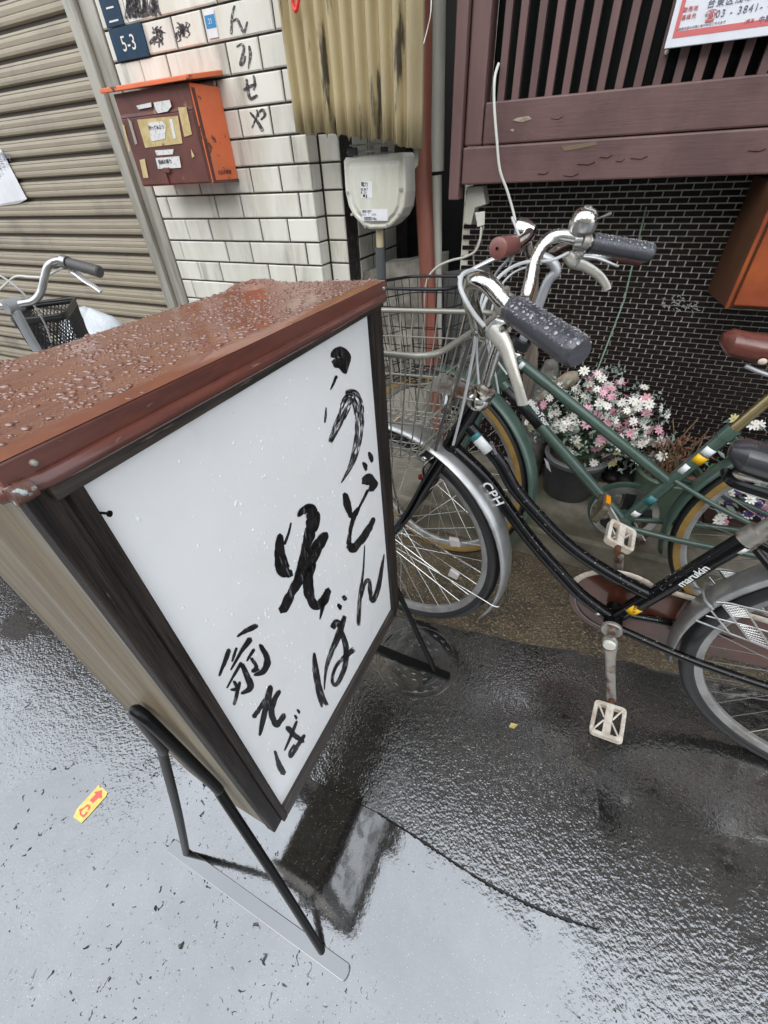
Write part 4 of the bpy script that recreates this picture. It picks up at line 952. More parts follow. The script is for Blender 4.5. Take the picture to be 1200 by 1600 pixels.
def grip_mb(p, q, r0=.0155, r1=.0165):
    p, q = Vector(p), Vector(q); n = 34; pts = [p.lerp(q, k / n) for k in range(n + 1)]
    rs = []
    for k in range(n + 1):
        t = k / n; r = r0 + (r1 - r0) * t + (.0007 if k % 2 else -.0004) * (1 if .06 < t < .9 else 0)
        if k == n: r *= .80
        if k == n - 1: r *= .95
        rs.append(r)
    return MB().tube(pts, rs, 18)
def lever_mb(pts, w, th, ref):
    return MB().tube(spline(pts, 6), lerp_list(w, 6), 12, flat=th, ref=ref)
def pedal(T, c, ax, fwd_, m, w=.088, l=.062, h=.017, refl=None):
    """c = centre, ax = axle direction (outwards), fwd_ = long cage side direction; a frame with two cages, tread bars and a spindle"""
    ax = Vector(ax).normalized(); f = Vector(fwd_); f = (f - ax * f.dot(ax)).normalized(); u = ax.cross(f); c = Vector(c)
    P = lambda a, b, z: c + ax * a + f * b + u * z
    mb = MB(); cor = []
    for k in range(4):
        sx, sy = [(1, 1), (-1, 1), (-1, -1), (1, -1)][k]
        for j in range(4):
            an = [0, 90, 180, 270][k] + j * 30; an = R(an); cor.append((sx * (w / 2 - .010) + .010 * math.cos(an), sy * (l / 2 - .010) + .010 * math.sin(an)))
    n = len(cor); t = .0085
    inn = [(a * (1 - t / (w / 2)), b * (1 - t / (l / 2))) for a, b in cor]
    vs = [P(a, b, -h / 2) for a, b in cor] + [P(a, b, h / 2) for a, b in cor] + [P(a, b, h / 2) for a, b in inn] + [P(a, b, -h / 2) for a, b in inn]
    fs = []
    for r_ in range(4):
        for i in range(n): fs.append((r_ * n + i, r_ * n + (i + 1) % n, ((r_ + 1) % 4) * n + (i + 1) % n, ((r_ + 1) % 4) * n + i))
    mb.add(vs, fs)
    o = T.part('pedal', mb, m, bevel=.0012)
    b2 = MB(); bb_ = lambda a0, a1, y0, y1, z0, z1: b2.hexa([P(a0, y0, z0), P(a1, y0, z0), P(a1, y1, z0), P(a0, y1, z0)], [P(a0, y0, z1), P(a1, y0, z1), P(a1, y1, z1), P(a0, y1, z1)])
    bb_(-w / 2 + .004, w / 2 - .004, -.0085, .0085, -.007, .007)
    T.part('pedal_core', b2, m, o, bevel=.002)
    for sx in (-1, 1):
        for sy in (-1, 1):
            T.part('pedal_rib', MB().tube([P(sx * .004, sy * .009, .006), P(sx * (w / 2 - .007), sy * (l / 2 - .008), .008)], .0022, 6), m, o)
    for sy in (-1, 1):
        teeth = MB()
        for k in range(13):
            a = -w / 2 + .012 + (w - .024) * k / 12; y = sy * (l / 2 - .0042)
            teeth.hexa([P(a - .0014, y - .003, h / 2), P(a + .0014, y - .003, h / 2), P(a + .0014, y + .003, h / 2), P(a - .0014, y + .003, h / 2)],
                       [P(a - .001, y - .002, h / 2 + .002), P(a + .001, y - .002, h / 2 + .002), P(a + .001, y + .002, h / 2 + .002), P(a - .001, y + .002, h / 2 + .002)])
        T.part('tread', teeth, m, o, kind='stuff')
        if refl: T.part('pedal_reflector', MB().hexa([P(-.018, sy * (l / 2 + .0005), -.006), P(.018, sy * (l / 2 + .0005), -.006), P(.018, sy * (l / 2 + .0005), .006), P(-.018, sy * (l / 2 + .0005), .006)],
                        [P(-.018, sy * (l / 2 + .003), -.006), P(.018, sy * (l / 2 + .003), -.006), P(.018, sy * (l / 2 + .003), .006), P(-.018, sy * (l / 2 + .003), .006)]), refl, o)
    T.part('pedal_spindle', MB().tube([P(-w / 2 - .022, 0, 0), P(-w / 2 + .006, 0, 0)], .0072, 12), rust_m, o, smooth=True)
    return o
def wire_basket(T, top, bot, m, rim_r, wire_r, nu, nv, rows, name='basket', flare=1.0):
    """top / bot: four corner points each (front-near, rear-near, rear-far, front-far); verticals, hoops and a mesh floor"""
    top = [Vector(p) for p in top]; bot = [Vector(p) for p in bot]
    def rounded(c, f=.16, n=5):
        out = []
        for i in range(4):
            a, b_, d = c[i - 1], c[i], c[(i + 1) % 4]; p = b_.lerp(a, f); q = b_.lerp(d, f)
            for k in range(n + 1): t = k / n; out.append(p * (1 - t) ** 2 + b_ * 2 * t * (1 - t) + q * t * t)
        return out
    rt = rounded(top); o = T.part(name, MB().tube(rt, rim_r, 9, closed=True), m, smooth=True)
    lv = lambda t: [top[i].lerp(bot[i], t) for i in range(4)]
    for t, r_ in rows: T.part('hoop', MB().tube(rounded(lv(t)), r_, 6, closed=True), m, o, smooth=True)
    T.part('hoop', MB().tube(rounded(bot), wire_r * 1.5, 6, closed=True), m, o, smooth=True)
    wires = []
    for i in range(4):
        n = nu if i % 2 == 0 else nv
        for k in range(n):
            t = (k + .5) / n; a = top[i].lerp(top[(i + 1) % 4], t); b_ = bot[i].lerp(bot[(i + 1) % 4], t)
            wires.append([a, b_.lerp(a, .03), b_.lerp((bot[0] + bot[2]) / 2, .04) + Vector((0, 0, -.004))])
    for i in (0, 1):
        n = nu if i == 0 else nv
        for k in range(n):
            t = (k + .5) / n; a = bot[i].lerp(bot[i + 1], t); b_ = bot[(i + 3) % 4].lerp(bot[(i + 2) % 4], t) if i == 0 else bot[0].lerp(bot[3], t)
            if i == 1: a = bot[1].lerp(bot[2], t)
            z = Vector((0, 0, -.004 if i else -.002)); wires.append([a + z, b_ + z])
    for w_ in wires: T.part('wire', MB().tube(w_, wire_r, 5), m, o)
    return o

def bell(T, c, m):
    c = Vector(c)
    pr = [(r_ * .86, h_ * .86) for r_, h_ in [(0, .026), (.010, .0255), (.019, .022), (.0245, .015), (.027, .006), (.0275, .0), (.0255, -.002)]]
    o = T.part('bell', MB().lathe(pr, c, (0.10, -.12, 1), 24), m, smooth=True)
    T.part('bell_base', MB().lathe([(.0245, .0035), (.0245, -.009), (.021, -.016), (.011, -.021), (0, -.022)], c, (0.10, -.12, 1), 24), dull_al, o, smooth=True)
    T.part('bell_cap', MB().lathe([(0, .0246), (.007, .0243), (.0075, .0215)], c, (0.10, -.12, 1), 16), dull_al, o, smooth=True)
    T.part('bell_thumb', MB().tube([c + Vector((.022, -.012, .006)), c + Vector((.034, -.012, .010)), c + Vector((.043, -.010, .014))], [.003, .0045, .0062], 10, flat=.5), dull_al, o, smooth=True)

# ------------------------------------------------------------------ the black bicycle
def B(x, y, n=0.0): return BLACK.hit(x, y, 1, n)
bk = Thing('bicycle', 'black city bicycle with silver fenders and zinc wire basket parked beside the sign', 'bicycle', BLACK, (.5, 0, 0))
WBk, RB = 1.0763, .332
tube_ = lambda T, name, pts, r, m, n=6, seg=14, **k: T.part(name, MB().tube(spline(pts, n) if n else pts, r, seg), m, smooth=True, **k)
bbk = Vector((.606, 0, .288)); lug = Vector((.742, 0, .612))
ht0, ht1 = Vector((.157, 0, .632)), Vector((.216, 0, .766))
steer = (ht1 - ht0).normalized()
tube_(bk, 'head_tube', [ht0, ht1], .0185, black_p, 0, 18)
dn = [ht0.lerp(ht1, .12) + Vector((.012, 0, -.002)), B(757, 745), B(790, 790), B(829, 843), B(870, 890), B(908, 930), bbk]
upt = [ht0.lerp(ht1, .58) + Vector((.010, 0, 0)), B(778, 718), B(802, 760), B(833, 797), B(880, 845), B(930, 882), B(985, 914), B(1018, 930)]
for p in dn + upt: p.y = 0
tube_(bk, 'down_tube', dn, .0158, black_p)
tube_(bk, 'upper_tube', upt, .0145, black_p)
tube_(bk, 'seat_tube', [bbk, lug], .0170, black_p, 0, 18)
tube_(bk, 'seat_clamp', [lug - Vector((.006, 0, .014)), lug + Vector((.0055, 0, .013))], .0195, rusty_st, 0, 18)
rear = Vector((WBk, 0, RB))
for s_ in (-1, 1):
    a = bbk + Vector((.02, s_ * .025, 0)); e = rear + Vector((0, s_ * .062, 0))
    tube_(bk, 'chain_stay', [a, a.lerp(e, .3) + Vector((0, s_ * .012, -.004)), a.lerp(e, .65) + Vector((0, s_ * .010, -.003)), e], .0092, black_p)
    tube_(bk, 'seat_stay', [lug + Vector((.012, s_ * .012, -.02)), lug.lerp(rear, .3) + Vector((0, s_ * .045, 0)), e], .0065, black_p)
    # fork blade: from the crown down and curving forward to the hub
    tube_(bk, 'fork_blade', [ht0 + Vector((.004, s_ * .030, .004)), ht0 - steer * .07 + Vector((.002, s_ * .044, 0)), ht0 - steer * .16 + Vector((.004, s_ * .052, 0)), ht0 - steer * .235 + Vector((.0, s_ * .055, 0)), Vector((.028, s_ * .055, .362)), Vector((0.0, s_ * .055, RB))],
          lerp_list([.0150, .0142, .0125, .0108, .0088, .0068], 6), black_p)
bk.part('fork_crown', MB().tube([ht0 + Vector((-.004, -.040, -.008)), ht0 + Vector((-.004, .040, -.008))], .016, 12), black_p, smooth=True)
bk.part('headset_cup', MB().lathe([(.0175, -.020), (.024, -.014), (.0245, -.006), (.021, .004), (.0195, .012)], ht0, steer, 22), chrome, smooth=True)
bk.part('headset_cup', MB().lathe([(.019, -.010), (.0235, -.004), (.0255, .004), (.0255, .012), (.022, .018), (.0235, .020), (.0235, .030), (.014, .033)], ht1, steer, 22), chrome, smooth=True)
bk.part('lock_nut', MB().lathe([(.012, .030), (.0205, .031), (.0205, .040), (.013, .043)], ht1, steer, 6), rusty_st)
wheel(bk, BLACK, 0, RB, -.0938, dict(reflectors=[R(18), R(-12)]))
wheel(bk, BLACK, WBk, RB, 0, dict(tr=.0175))
f1 = fender(bk, 0, RB, -.0938, R(-27), R(172), fend_m, Rf=.352, wd=.030)
f2 = fender(bk, WBk, RB, 0, R(-20), R(194), fend_m, Rf=.354, wd=.030)
# fender stays
def loc(a, r, n, st=0.0, s0=0.0): v = Vector((r * math.cos(a), n, r * math.sin(a))); v.rotate(Matrix.Rotation(st, 3, 'Z')); return Vector((s0, 0, RB)) + v
e = R(-13)
tube_(bk, 'fender_stay', [loc(0, .0, -.045, -.09), loc(e, .30, -.036, -.09), loc(e, .352, -.034, -.09), loc(e, .368, -.018, -.09), loc(e, .370, .0, -.09), loc(e, .368, .018, -.09), loc(e, .352, .034, -.09), loc(e, .30, .036, -.09), loc(0, 0, .045, -.09)], .0022, chrome, 5, 7)
# stem and handlebar
st0, st1 = ht1 + steer * .03, Vector((.247, 0, .917))
tube_(bk, 'stem', [st0, st0.lerp(st1, .5), st1 + Vector((.002, 0, -.012)), st1], .0112, chrome, 4, 14)
bk.part('stem_clamp', MB().tube([st1 + Vector((.004, -.019, .006)), st1 + Vector((.004, .019, .006))], .0178, 16), chrome, smooth=True)
barL = [st1 + Vector((.004, 0, .008)), B(762, 518, -.045), B(749, 515, -.085), B(741, 490, -.115), B(734, 462, -.145), B(740, 440, -.175), B(762, 444, -.190), B(785, 468, -.200), B(812, 494, -.214)]
barR = [st1 + Vector((.004, 0, .008)), B(812, 484, .04), B(820, 470, .070), B(828, 440, .095), B(836, 405, .125), B(850, 380, .150), B(868, 369, .165), B(890, 370, .178), B(925, 379, .20)]
tube_(bk, 'handlebar', barL[::-1] + barR[1:], .0117, chrome, 7, 16)
gL0, gL1 = B(802, 484, -.207), B(906, 553, -.285)
gR0, gR1 = B(922, 379, .197), B(1017, 396, .27)
bk.part('grip', grip_mb(gL0, gL1, .0172, .0182), grip_g, smooth=True)
bk.part('grip', grip_mb(gR0, gR1, .0160, .0170), grip_g, smooth=True)
for g0, g1 in ((gL0, gL1), (gR0, gR1)):
    d_ = (g1 - g0).normalized()
    bk.part('clamp_band', MB().tube([g0 - d_ * .020, g0 - d_ * .006], .0150, 18), rusty_st, smooth=True)
    bk.part('clamp_bolt', MB().tube([g0 - d_ * .013 + Vector((-.004, 0, .012)), g0 - d_ * .013 + Vector((-.004, -.004, .022))], .0042, 8), rusty_st, smooth=True)
# brake levers hang below the grips
lvL = [B(768, 512, -.205), B(780, 525, -.215), B(791, 545, -.225), B(802, 580, -.238), B(811, 610, -.245), B(817, 632, -.245)]
bk.part('brake_lever', lever_mb(lvL, [.0125, .0135, .0110, .0085, .0078, .0085], .55, (0, 1, 0)), lever_m, smooth=True)
lvR = [B(886, 398, .185), B(897, 410, .195), B(915, 417, .208), B(935, 430, .225), B(946, 444, .235), B(949, 453, .237)]
bk.part('brake_lever', lever_mb(lvR, [.010, .0118, .0098, .0085, .0076, .0072], .55, (0, 1, 0)), lever_m, smooth=True)
for lv, g0 in ((lvL, gL0), (lvR, gR0)):
    bk.part('lever_bracket', MB().hexa([lv[0] + Vector((-.010, -.006, -.004)), lv[1] + Vector((.006, -.006, -.008)), g0 + Vector((-.002, -.006, -.012)), g0 + Vector((-.020, -.006, -.010))],
                                       [lv[0] + Vector((-.010, .006, -.004)), lv[1] + Vector((.006, .006, -.008)), g0 + Vector((-.002, .006, -.012)), g0 + Vector((-.020, .006, -.010))]), dull_al, bevel=.003)
    bk.part('lever_pivot', MB().lathe([(0, -.011), (.004, -.0105), (.005, -.008), (.005, .008), (0, .009)], lv[1].lerp(g0, .35), (0, 1, 0), 10), chrome, smooth=True)
bell(bk, B(912, 347, .185), chrome)
bk.part('bell_clamp', MB().tube([B(903, 375, .185) - Vector((.006, 0, 0)), B(903, 375, .185) + Vector((.006, .003, 0))], .0148, 16), dull_al, smooth=True)
# brake and gear cables
def cab(T, pts, r, m, name='cable'): return T.part(name, MB().tube(spline(pts, 8), r, 8), m, smooth=True)
gcab = mat('grey_housing', (.42, .43, .43), .35)
dcab = mat('dark_housing', (.055, .050, .052), .4)
cab(bk, [B(757, 510, -.200), B(742, 492, -.20), B(727, 468, -.20), B(719, 446, -.19), B(724, 428, -.17), B(745, 424, -.13), B(770, 440, -.08), B(776, 480, -.03)], .0032, gcab)
cab(bk, [B(888, 395, .18), B(860, 407, .15), B(820, 410, .10), B(790, 424, .04), B(768, 450, .0), B(748, 500, -.02), B(738, 560, -.03), B(722, 640, -.03), B(708, 695, -.025)], .0030, gcab)
cab(bk, [B(735, 528, -.06), B(722, 570, -.05), B(706, 620, -.045), B(690, 665, -.04), B(680, 706, -.035)], .0033, dcab)
cab(bk, [B(790, 455, .05), B(770, 440, .02), B(752, 470, .0), B(745, 540, -.01), B(748, 600, -.012)], .0024, gcab)
# front brake caliper and basket bracket
cal = B(672, 722, -.03)
bk.part('brake_caliper', MB().tube(spline([cal + Vector((.012, -.004, .020)), cal + Vector((-.004, -.006, .004)), cal + Vector((-.014, -.006, -.018)), cal + Vector((-.010, -.006, -.048))], 4), [.0055] * 13, 8, flat=.6), chrome, smooth=True)
bk.part('brake_caliper', MB().tube(spline([cal + Vector((.016, .062, .016)), cal + Vector((.0, .064, .0)), cal + Vector((-.012, .066, -.02)), cal + Vector((-.010, .064, -.048))], 4), [.0055] * 13, 8, flat=.6), chrome, smooth=True)
bk.part('brake_bolt', MB().tube([cal + Vector((-.016, .022, .004)), cal + Vector((.030, .030, .004))], .0055, 8), rusty_st, smooth=True)
bk.part('brake_bolt', MB().ball(cal + Vector((-.010, -.012, .014)), .007, 8, 6), chrome, smooth=True)
bk.part('brake_pad', MB().box(cal + Vector((-.030, .000, -.058)), cal + Vector((.012, .010, -.046))), mat('red_pad', (.22, .012, .012), .5), bevel=.002)
stay0 = ht1 + steer * .012
bk.part('basket_bracket', MB().hexa([stay0 + Vector((.012, -.020, -.002)), stay0 + Vector((.012, .020, -.002)), stay0 + Vector((-.105, .050, .016)), stay0 + Vector((-.105, -.050, .016))],
                                    [stay0 + Vector((.012, -.020, .001)), stay0 + Vector((.012, .020, .001)), stay0 + Vector((-.105, .050, .019)), stay0 + Vector((-.105, -.050, .019))]), rusty_st, bevel=.001)
# basket: two heavy rims, rounded wire body
Bz = .892
topc = [(-.135, -.165, Bz - .004), (.178, -.150, Bz + .006), (.205, .145, Bz + .010), (-.115, .150, Bz - .012)]
botc = [(-.085, -.115, .652), (.128, -.112, .668), (.150, .105, .672), (-.070, .108, .652)]
wire_basket(bk, topc, botc, wire_s, .0056, .0016, 10, 8, [(.24, .0018), (.62, .0026), (.9, .0018)])
for n_ in (-.06, .06):
    tube_(bk, 'basket_stay', [Vector((-.03, n_, .66)), Vector((-.025, n_ * .95, .52)), Vector((.0, n_ * .97, RB + .02))], .0032, chrome, 4, 8)
tube_(bk, 'basket_stay', [B(745, 505, -.05), B(722, 560, -.05), B(700, 640, -.06)], .0028, chrome, 4, 8)
tg = B(616, 656, -.0); bk.part('luggage_tag', MB().hexa([tg + Vector((-.012, -.010, -.004)), tg + Vector((.010, -.012, .004)), tg + Vector((.010, .012, .004)), tg + Vector((-.012, .010, -.002))],
                                       [tg + Vector((-.012, -.010, -.003)), tg + Vector((.010, -.012, .005)), tg + Vector((.010, .012, .005)), tg + Vector((-.012, .010, -.001))]), mat('tan_tag', (.42, .30, .17), .7))
# crank, pedals, chain guard
tube_(bk, 'bottom_bracket', [bbk + Vector((0, -.036, 0)), bbk + Vector((0, .036, 0))], .021, black_p, 0, 20)
bk.part('bearing_cup', MB().lathe([(.0, -.040), (.0215, -.040), (.0235, -.037), (.0235, -.031), (.019, -.028)], bbk, (0, 1, 0), 22), rusty_st, smooth=True)
tube_(bk, 'crank_axle', [bbk + Vector((0, -.075, 0)), bbk + Vector((0, .075, 0))], .0085, rusty_st, 0, 12)
cn = bbk + Vector((0, -.072, 0)); pn = B(955, 1090, -.080)
cd = (pn - cn).normalized()
bk.part('crank_arm', MB().tube([cn - cd * .018, cn - cd * .008, cn + cd * .012, cn + cd * .05, cn.lerp(pn, .8), pn, pn + cd * .012], [.010, .0165, .0165, .0118, .0108, .0118, .009], 14, flat=.62, ref=(0, 1, 0)), rusty_st, smooth=True)
bk.part('crank_cap', MB().lathe([(0, -.014), (.012, -.0135), (.0135, -.011), (.0135, -.004), (0, -.003)], cn, (0, 1, 0), 20), white_p, smooth=True)
pedal(bk, B(950, 1127, -.145), (-.02, -1, -.05), (1, 0, .25), pedal_w, w=.086, l=.070)
cf = bbk + Vector((0, .072, 0)); pf = B(967, 872, .080); cdf = (pf - cf).normalized()
bk.part('crank_arm', MB().tube([cf - cdf * .015, cf, cf + cdf * .05, cf.lerp(pf, .8), pf + cdf * .01], [.012, .015, .0115, .0105, .0105], 14, flat=.62, ref=(0, 1, 0)), rusty_st, smooth=True)
pedal(bk, B(969, 838, .130), (0, 1, .05), (1, 0, -.3), pedal_w, w=.080, l=.066)
# chain guard: disc over the chainring then a long case back to the hub
cgc = bbk + Vector((0, .046, 0)); gpts = []
for k in range(25):
    a = R(62) + R(236) * k / 24; gpts.append((cgc.x + .110 * math.cos(a), cgc.y, cgc.z + .110 * math.sin(a)))
gpts += [(rear.x - .02, cgc.y, rear.z - .052), (rear.x + .05, cgc.y, rear.z - .03), (rear.x + .055, cgc.y, rear.z + .03), (rear.x - .02, cgc.y, rear.z + .058)]
bk.part('chain_guard', MB().prism(gpts, (0, .012, 0)), guard_r, bevel=.003)
ring_ = [Vector(p) + Vector((0, -.003, 0)) for p in gpts[:25]]
bk.part('guard_trim', MB().tube([Vector((rear.x - .02, cgc.y - .002, rear.z + .058))] + ring_[:12], .0075, 8, flat=.35, ref=(0, 1, 0)), pedal_w, smooth=True)
bk.part('guard_trim', MB().tube([p.lerp(cgc, .16) for p in ring_[13:22]], .0022, 6), dull_al, smooth=True)
# saddle and post
st = (lug - bbk).normalized(); sp1 = lug + st * .115
tube_(bk, 'seat_post', [lug, sp1], .0128, rusty_st, 0, 14)
def saddle(T, nose, back, z, wid, m, hh=.052, nose_w=.032):
    mb = MB(); n = 15; seg = 16; vs = []; fs = []
    for i in range(n):
        t = i / (n - 1); x = nose + (back - nose) * t
        w = nose_w + (wid - nose_w) * max(0, min(1, (t - .22) / .55)) ** 1.3
        if t > .9: w *= 1 - (t - .9) * 3.0
        w *= min(1, math.sqrt(max(0, (t + .012) / .08)) if t < .08 else 1)
        h = hh * (.72 + .35 * t) * (1 if t > .07 else (.45 + .55 * t / .07)); zc = z + .020 * (t - .4) ** 2 * 4
        for k in range(seg):
            a = 2 * math.pi * k / seg; yy, zz = math.cos(a), math.sin(a)
            yy = math.copysign(abs(yy) ** .75, yy); zz = math.copysign(abs(zz) ** .8, zz)
            vs.append((x, w * yy, zc + (h * .52 * zz if zz > 0 else h * .62 * zz)))
    for i in range(n - 1):
        for k in range(seg): l = (k + 1) % seg; fs.append((i * seg + k, i * seg + l, (i + 1) * seg + l, (i + 1) * seg + k))
    fs.append(tuple(range(seg))); fs.append(tuple(range(len(vs) - seg, len(vs))))
    return T.part('saddle', mb.add(vs, fs), m, smooth=True)
sdl = saddle(bk, .648, .915, .752, .092, saddle_k, .058)
bk.part('saddle_rail', MB().tube(spline([(.668, -.018, .712), (.70, -.024, .706), (.78, -.028, .704), (.86, -.05, .722)], 4), .0042, 8), chrome, sdl, smooth=True)
bk.part('saddle_rail', MB().tube(spline([(.668, .018, .712), (.70, .024, .706), (.78, .028, .704), (.86, .05, .722)], 4), .0042, 8), chrome, sdl, smooth=True)
bk.part('saddle_skirt', MB().tube(spline([(.657, 0, .724), (.668, -.026, .720), (.72, -.034, .716), (.80, -.06, .716)], 4), .008, 8), black_p, sdl, smooth=True)
# skirt guard: wire triangle with mesh panels beside the rear wheel
rf = lambda a, r_, n_: Vector((WBk + r_ * math.cos(a), n_, RB + r_ * math.sin(a)))
for s_ in (-1, 1):
    tube_(bk, 'guard_band', [rf(R(161), .350, s_ * .038), rf(R(161), .366, s_ * .022), rf(R(161), .370, 0)], .0032, fend_m, 4, 8)
    g_ = lambda x, y: (lambda p: Vector((p.x, s_ * .048, p.z)))(B(x, y, -.048))
    lo_ = [g_(1086, 969), g_(1112, 979), g_(1140, 990), g_(1172, 1002), g_(1230, 1026), g_(1290, 1050)]
    hi_ = [g_(1119, 941), g_(1140, 943), g_(1165, 949), g_(1200, 957), g_(1260, 976), g_(1330, 1000)]
    o = tube_(bk, 'skirt_guard', lo_, .0022, dull_al, 4, 7)
    tube_(bk, 'skirt_guard_wire', hi_, .0022, dull_al, 4, 7, parent=o)
    md_ = [g_(1103, 962), g_(1135, 970), g_(1180, 981), g_(1240, 1000)]
    tube_(bk, 'skirt_guard_wire', md_, .0015, dull_al, 4, 6, parent=o)
    for a_, c_ in (((1110, 953), (1140, 989)), ((1128, 944), (1172, 1001)), ((1162, 948), (1206, 1016)), ((1200, 957), (1250, 1034))):
        tube_(bk, 'skirt_guard_wire', [g_(*a_), g_(*c_)], .0018, dull_al, 0, 6, parent=o)
    for quad in (((1130, 945), (1161, 949), (1172, 965), (1143, 962)), ((1156, 977), (1186, 982), (1206, 1013), (1173, 1000))):
        mesh_ = MB(); A0, A1, C1, C0 = [g_(*q) for q in quad]
        for k in range(9): t = k / 8; mesh_.tube([A0.lerp(A1, t), C0.lerp(C1, t)], .0007, 4)
        for k in range(7): t = k / 6; mesh_.tube([A0.lerp(C0, t), A1.lerp(C1, t)], .0007, 4)
        bk.part('guard_mesh', mesh_, dull_al, o, kind='stuff')
# stand
tube_(bk, 'stand', [rear + Vector((-.02, -.07, -.02)), rear + Vector((.05, -.10, -.20)), rear + Vector((.06, -.11, -.325))], .007, dull_al, 4, 8)
tube_(bk, 'stand', [rear + Vector((-.02, .07, -.02)), rear + Vector((.05, .10, -.20)), rear + Vector((.06, .11, -.325))], .007, dull_al, 4, 8)
# lettering and labels on the tubes
def side_text(T, fr, s_, size, m, p0, p1, off, extr=.0004, bold=0.0, space=1.0, up=1):
    """lettering along a tube, p0 -> p1 are the pixels of its base line on the plane y = off"""
    a, b_ = fr.hit(p0[0], p0[1], 1, off), fr.hit(p1[0], p1[1], 1, off); x = (b_ - a).normalized(); y = Vector((0, -1, 0)).cross(x)
    return text_part('lettering', s_, size, m, T, None, a, x, y, extr, bold=bold, space=space)
side_text(bk, BLACK, 'CPH', .033, sticker_w, (751, 757), (780, 797), -.0160, bold=.0006, space=1.05)
side_text(bk, BLACK, 'marukin', .0215, sticker_w, (1066, 918), (1113, 887), -.0173, bold=.0003)
def wrap_label(T, a, b_, r, m, t0, t1, a0, a1, name='label'):
    """label bent round a straight tube a -> b_, from t0 to t1 along it"""
    a, b_ = Vector(a), Vector(b_); ax = (b_ - a).normalized(); u = Vector((0, -1, 0)); w = ax.cross(u); vs = []; fs = []; n = 8
    for j, t in enumerate((t0, t1)):
        c = a.lerp(b_, t)
        for k in range(n + 1): an = a0 + (a1 - a0) * k / n; vs.append(c + (u * math.cos(an) + w * math.sin(an)) * (r + .0006))
    for k in range(n): fs.append((k, k + 1, n + 2 + k, n + 1 + k))
    return T.part(name, MB().add(vs, fs), m, smooth=True, solid=.0005)
wrap_label(bk, bbk, lug, .0170, yel_m, .155, .225, R(-38), R(48))
side_text(bk, BLACK, '▦ 登録', .0075, mat('label_print', (.25, .12, .01), .5), (992, 958), (999, 941), -.0178)
wrap_label(bk, bbk, lug, .0170, sticker_w, .90, .945, R(10), R(75), 'decal')
i_ = 1; wrap_label(bk, upt[0], upt[1], .0145, sticker_w, .25, .72, R(-60), R(60), 'decal')
wrap_label(bk, upt[0], upt[1], .0148, teal_m, .22, .34, R(-60), R(60), 'decal')
side_text(bk, BLACK, '防犯登録', .008, ink_g, (765, 690), (772, 708), -.0155)
wrap_label(bk, dn[-2], bbk, .0158, sticker_w, .55, .62, R(0), R(80), 'decal')

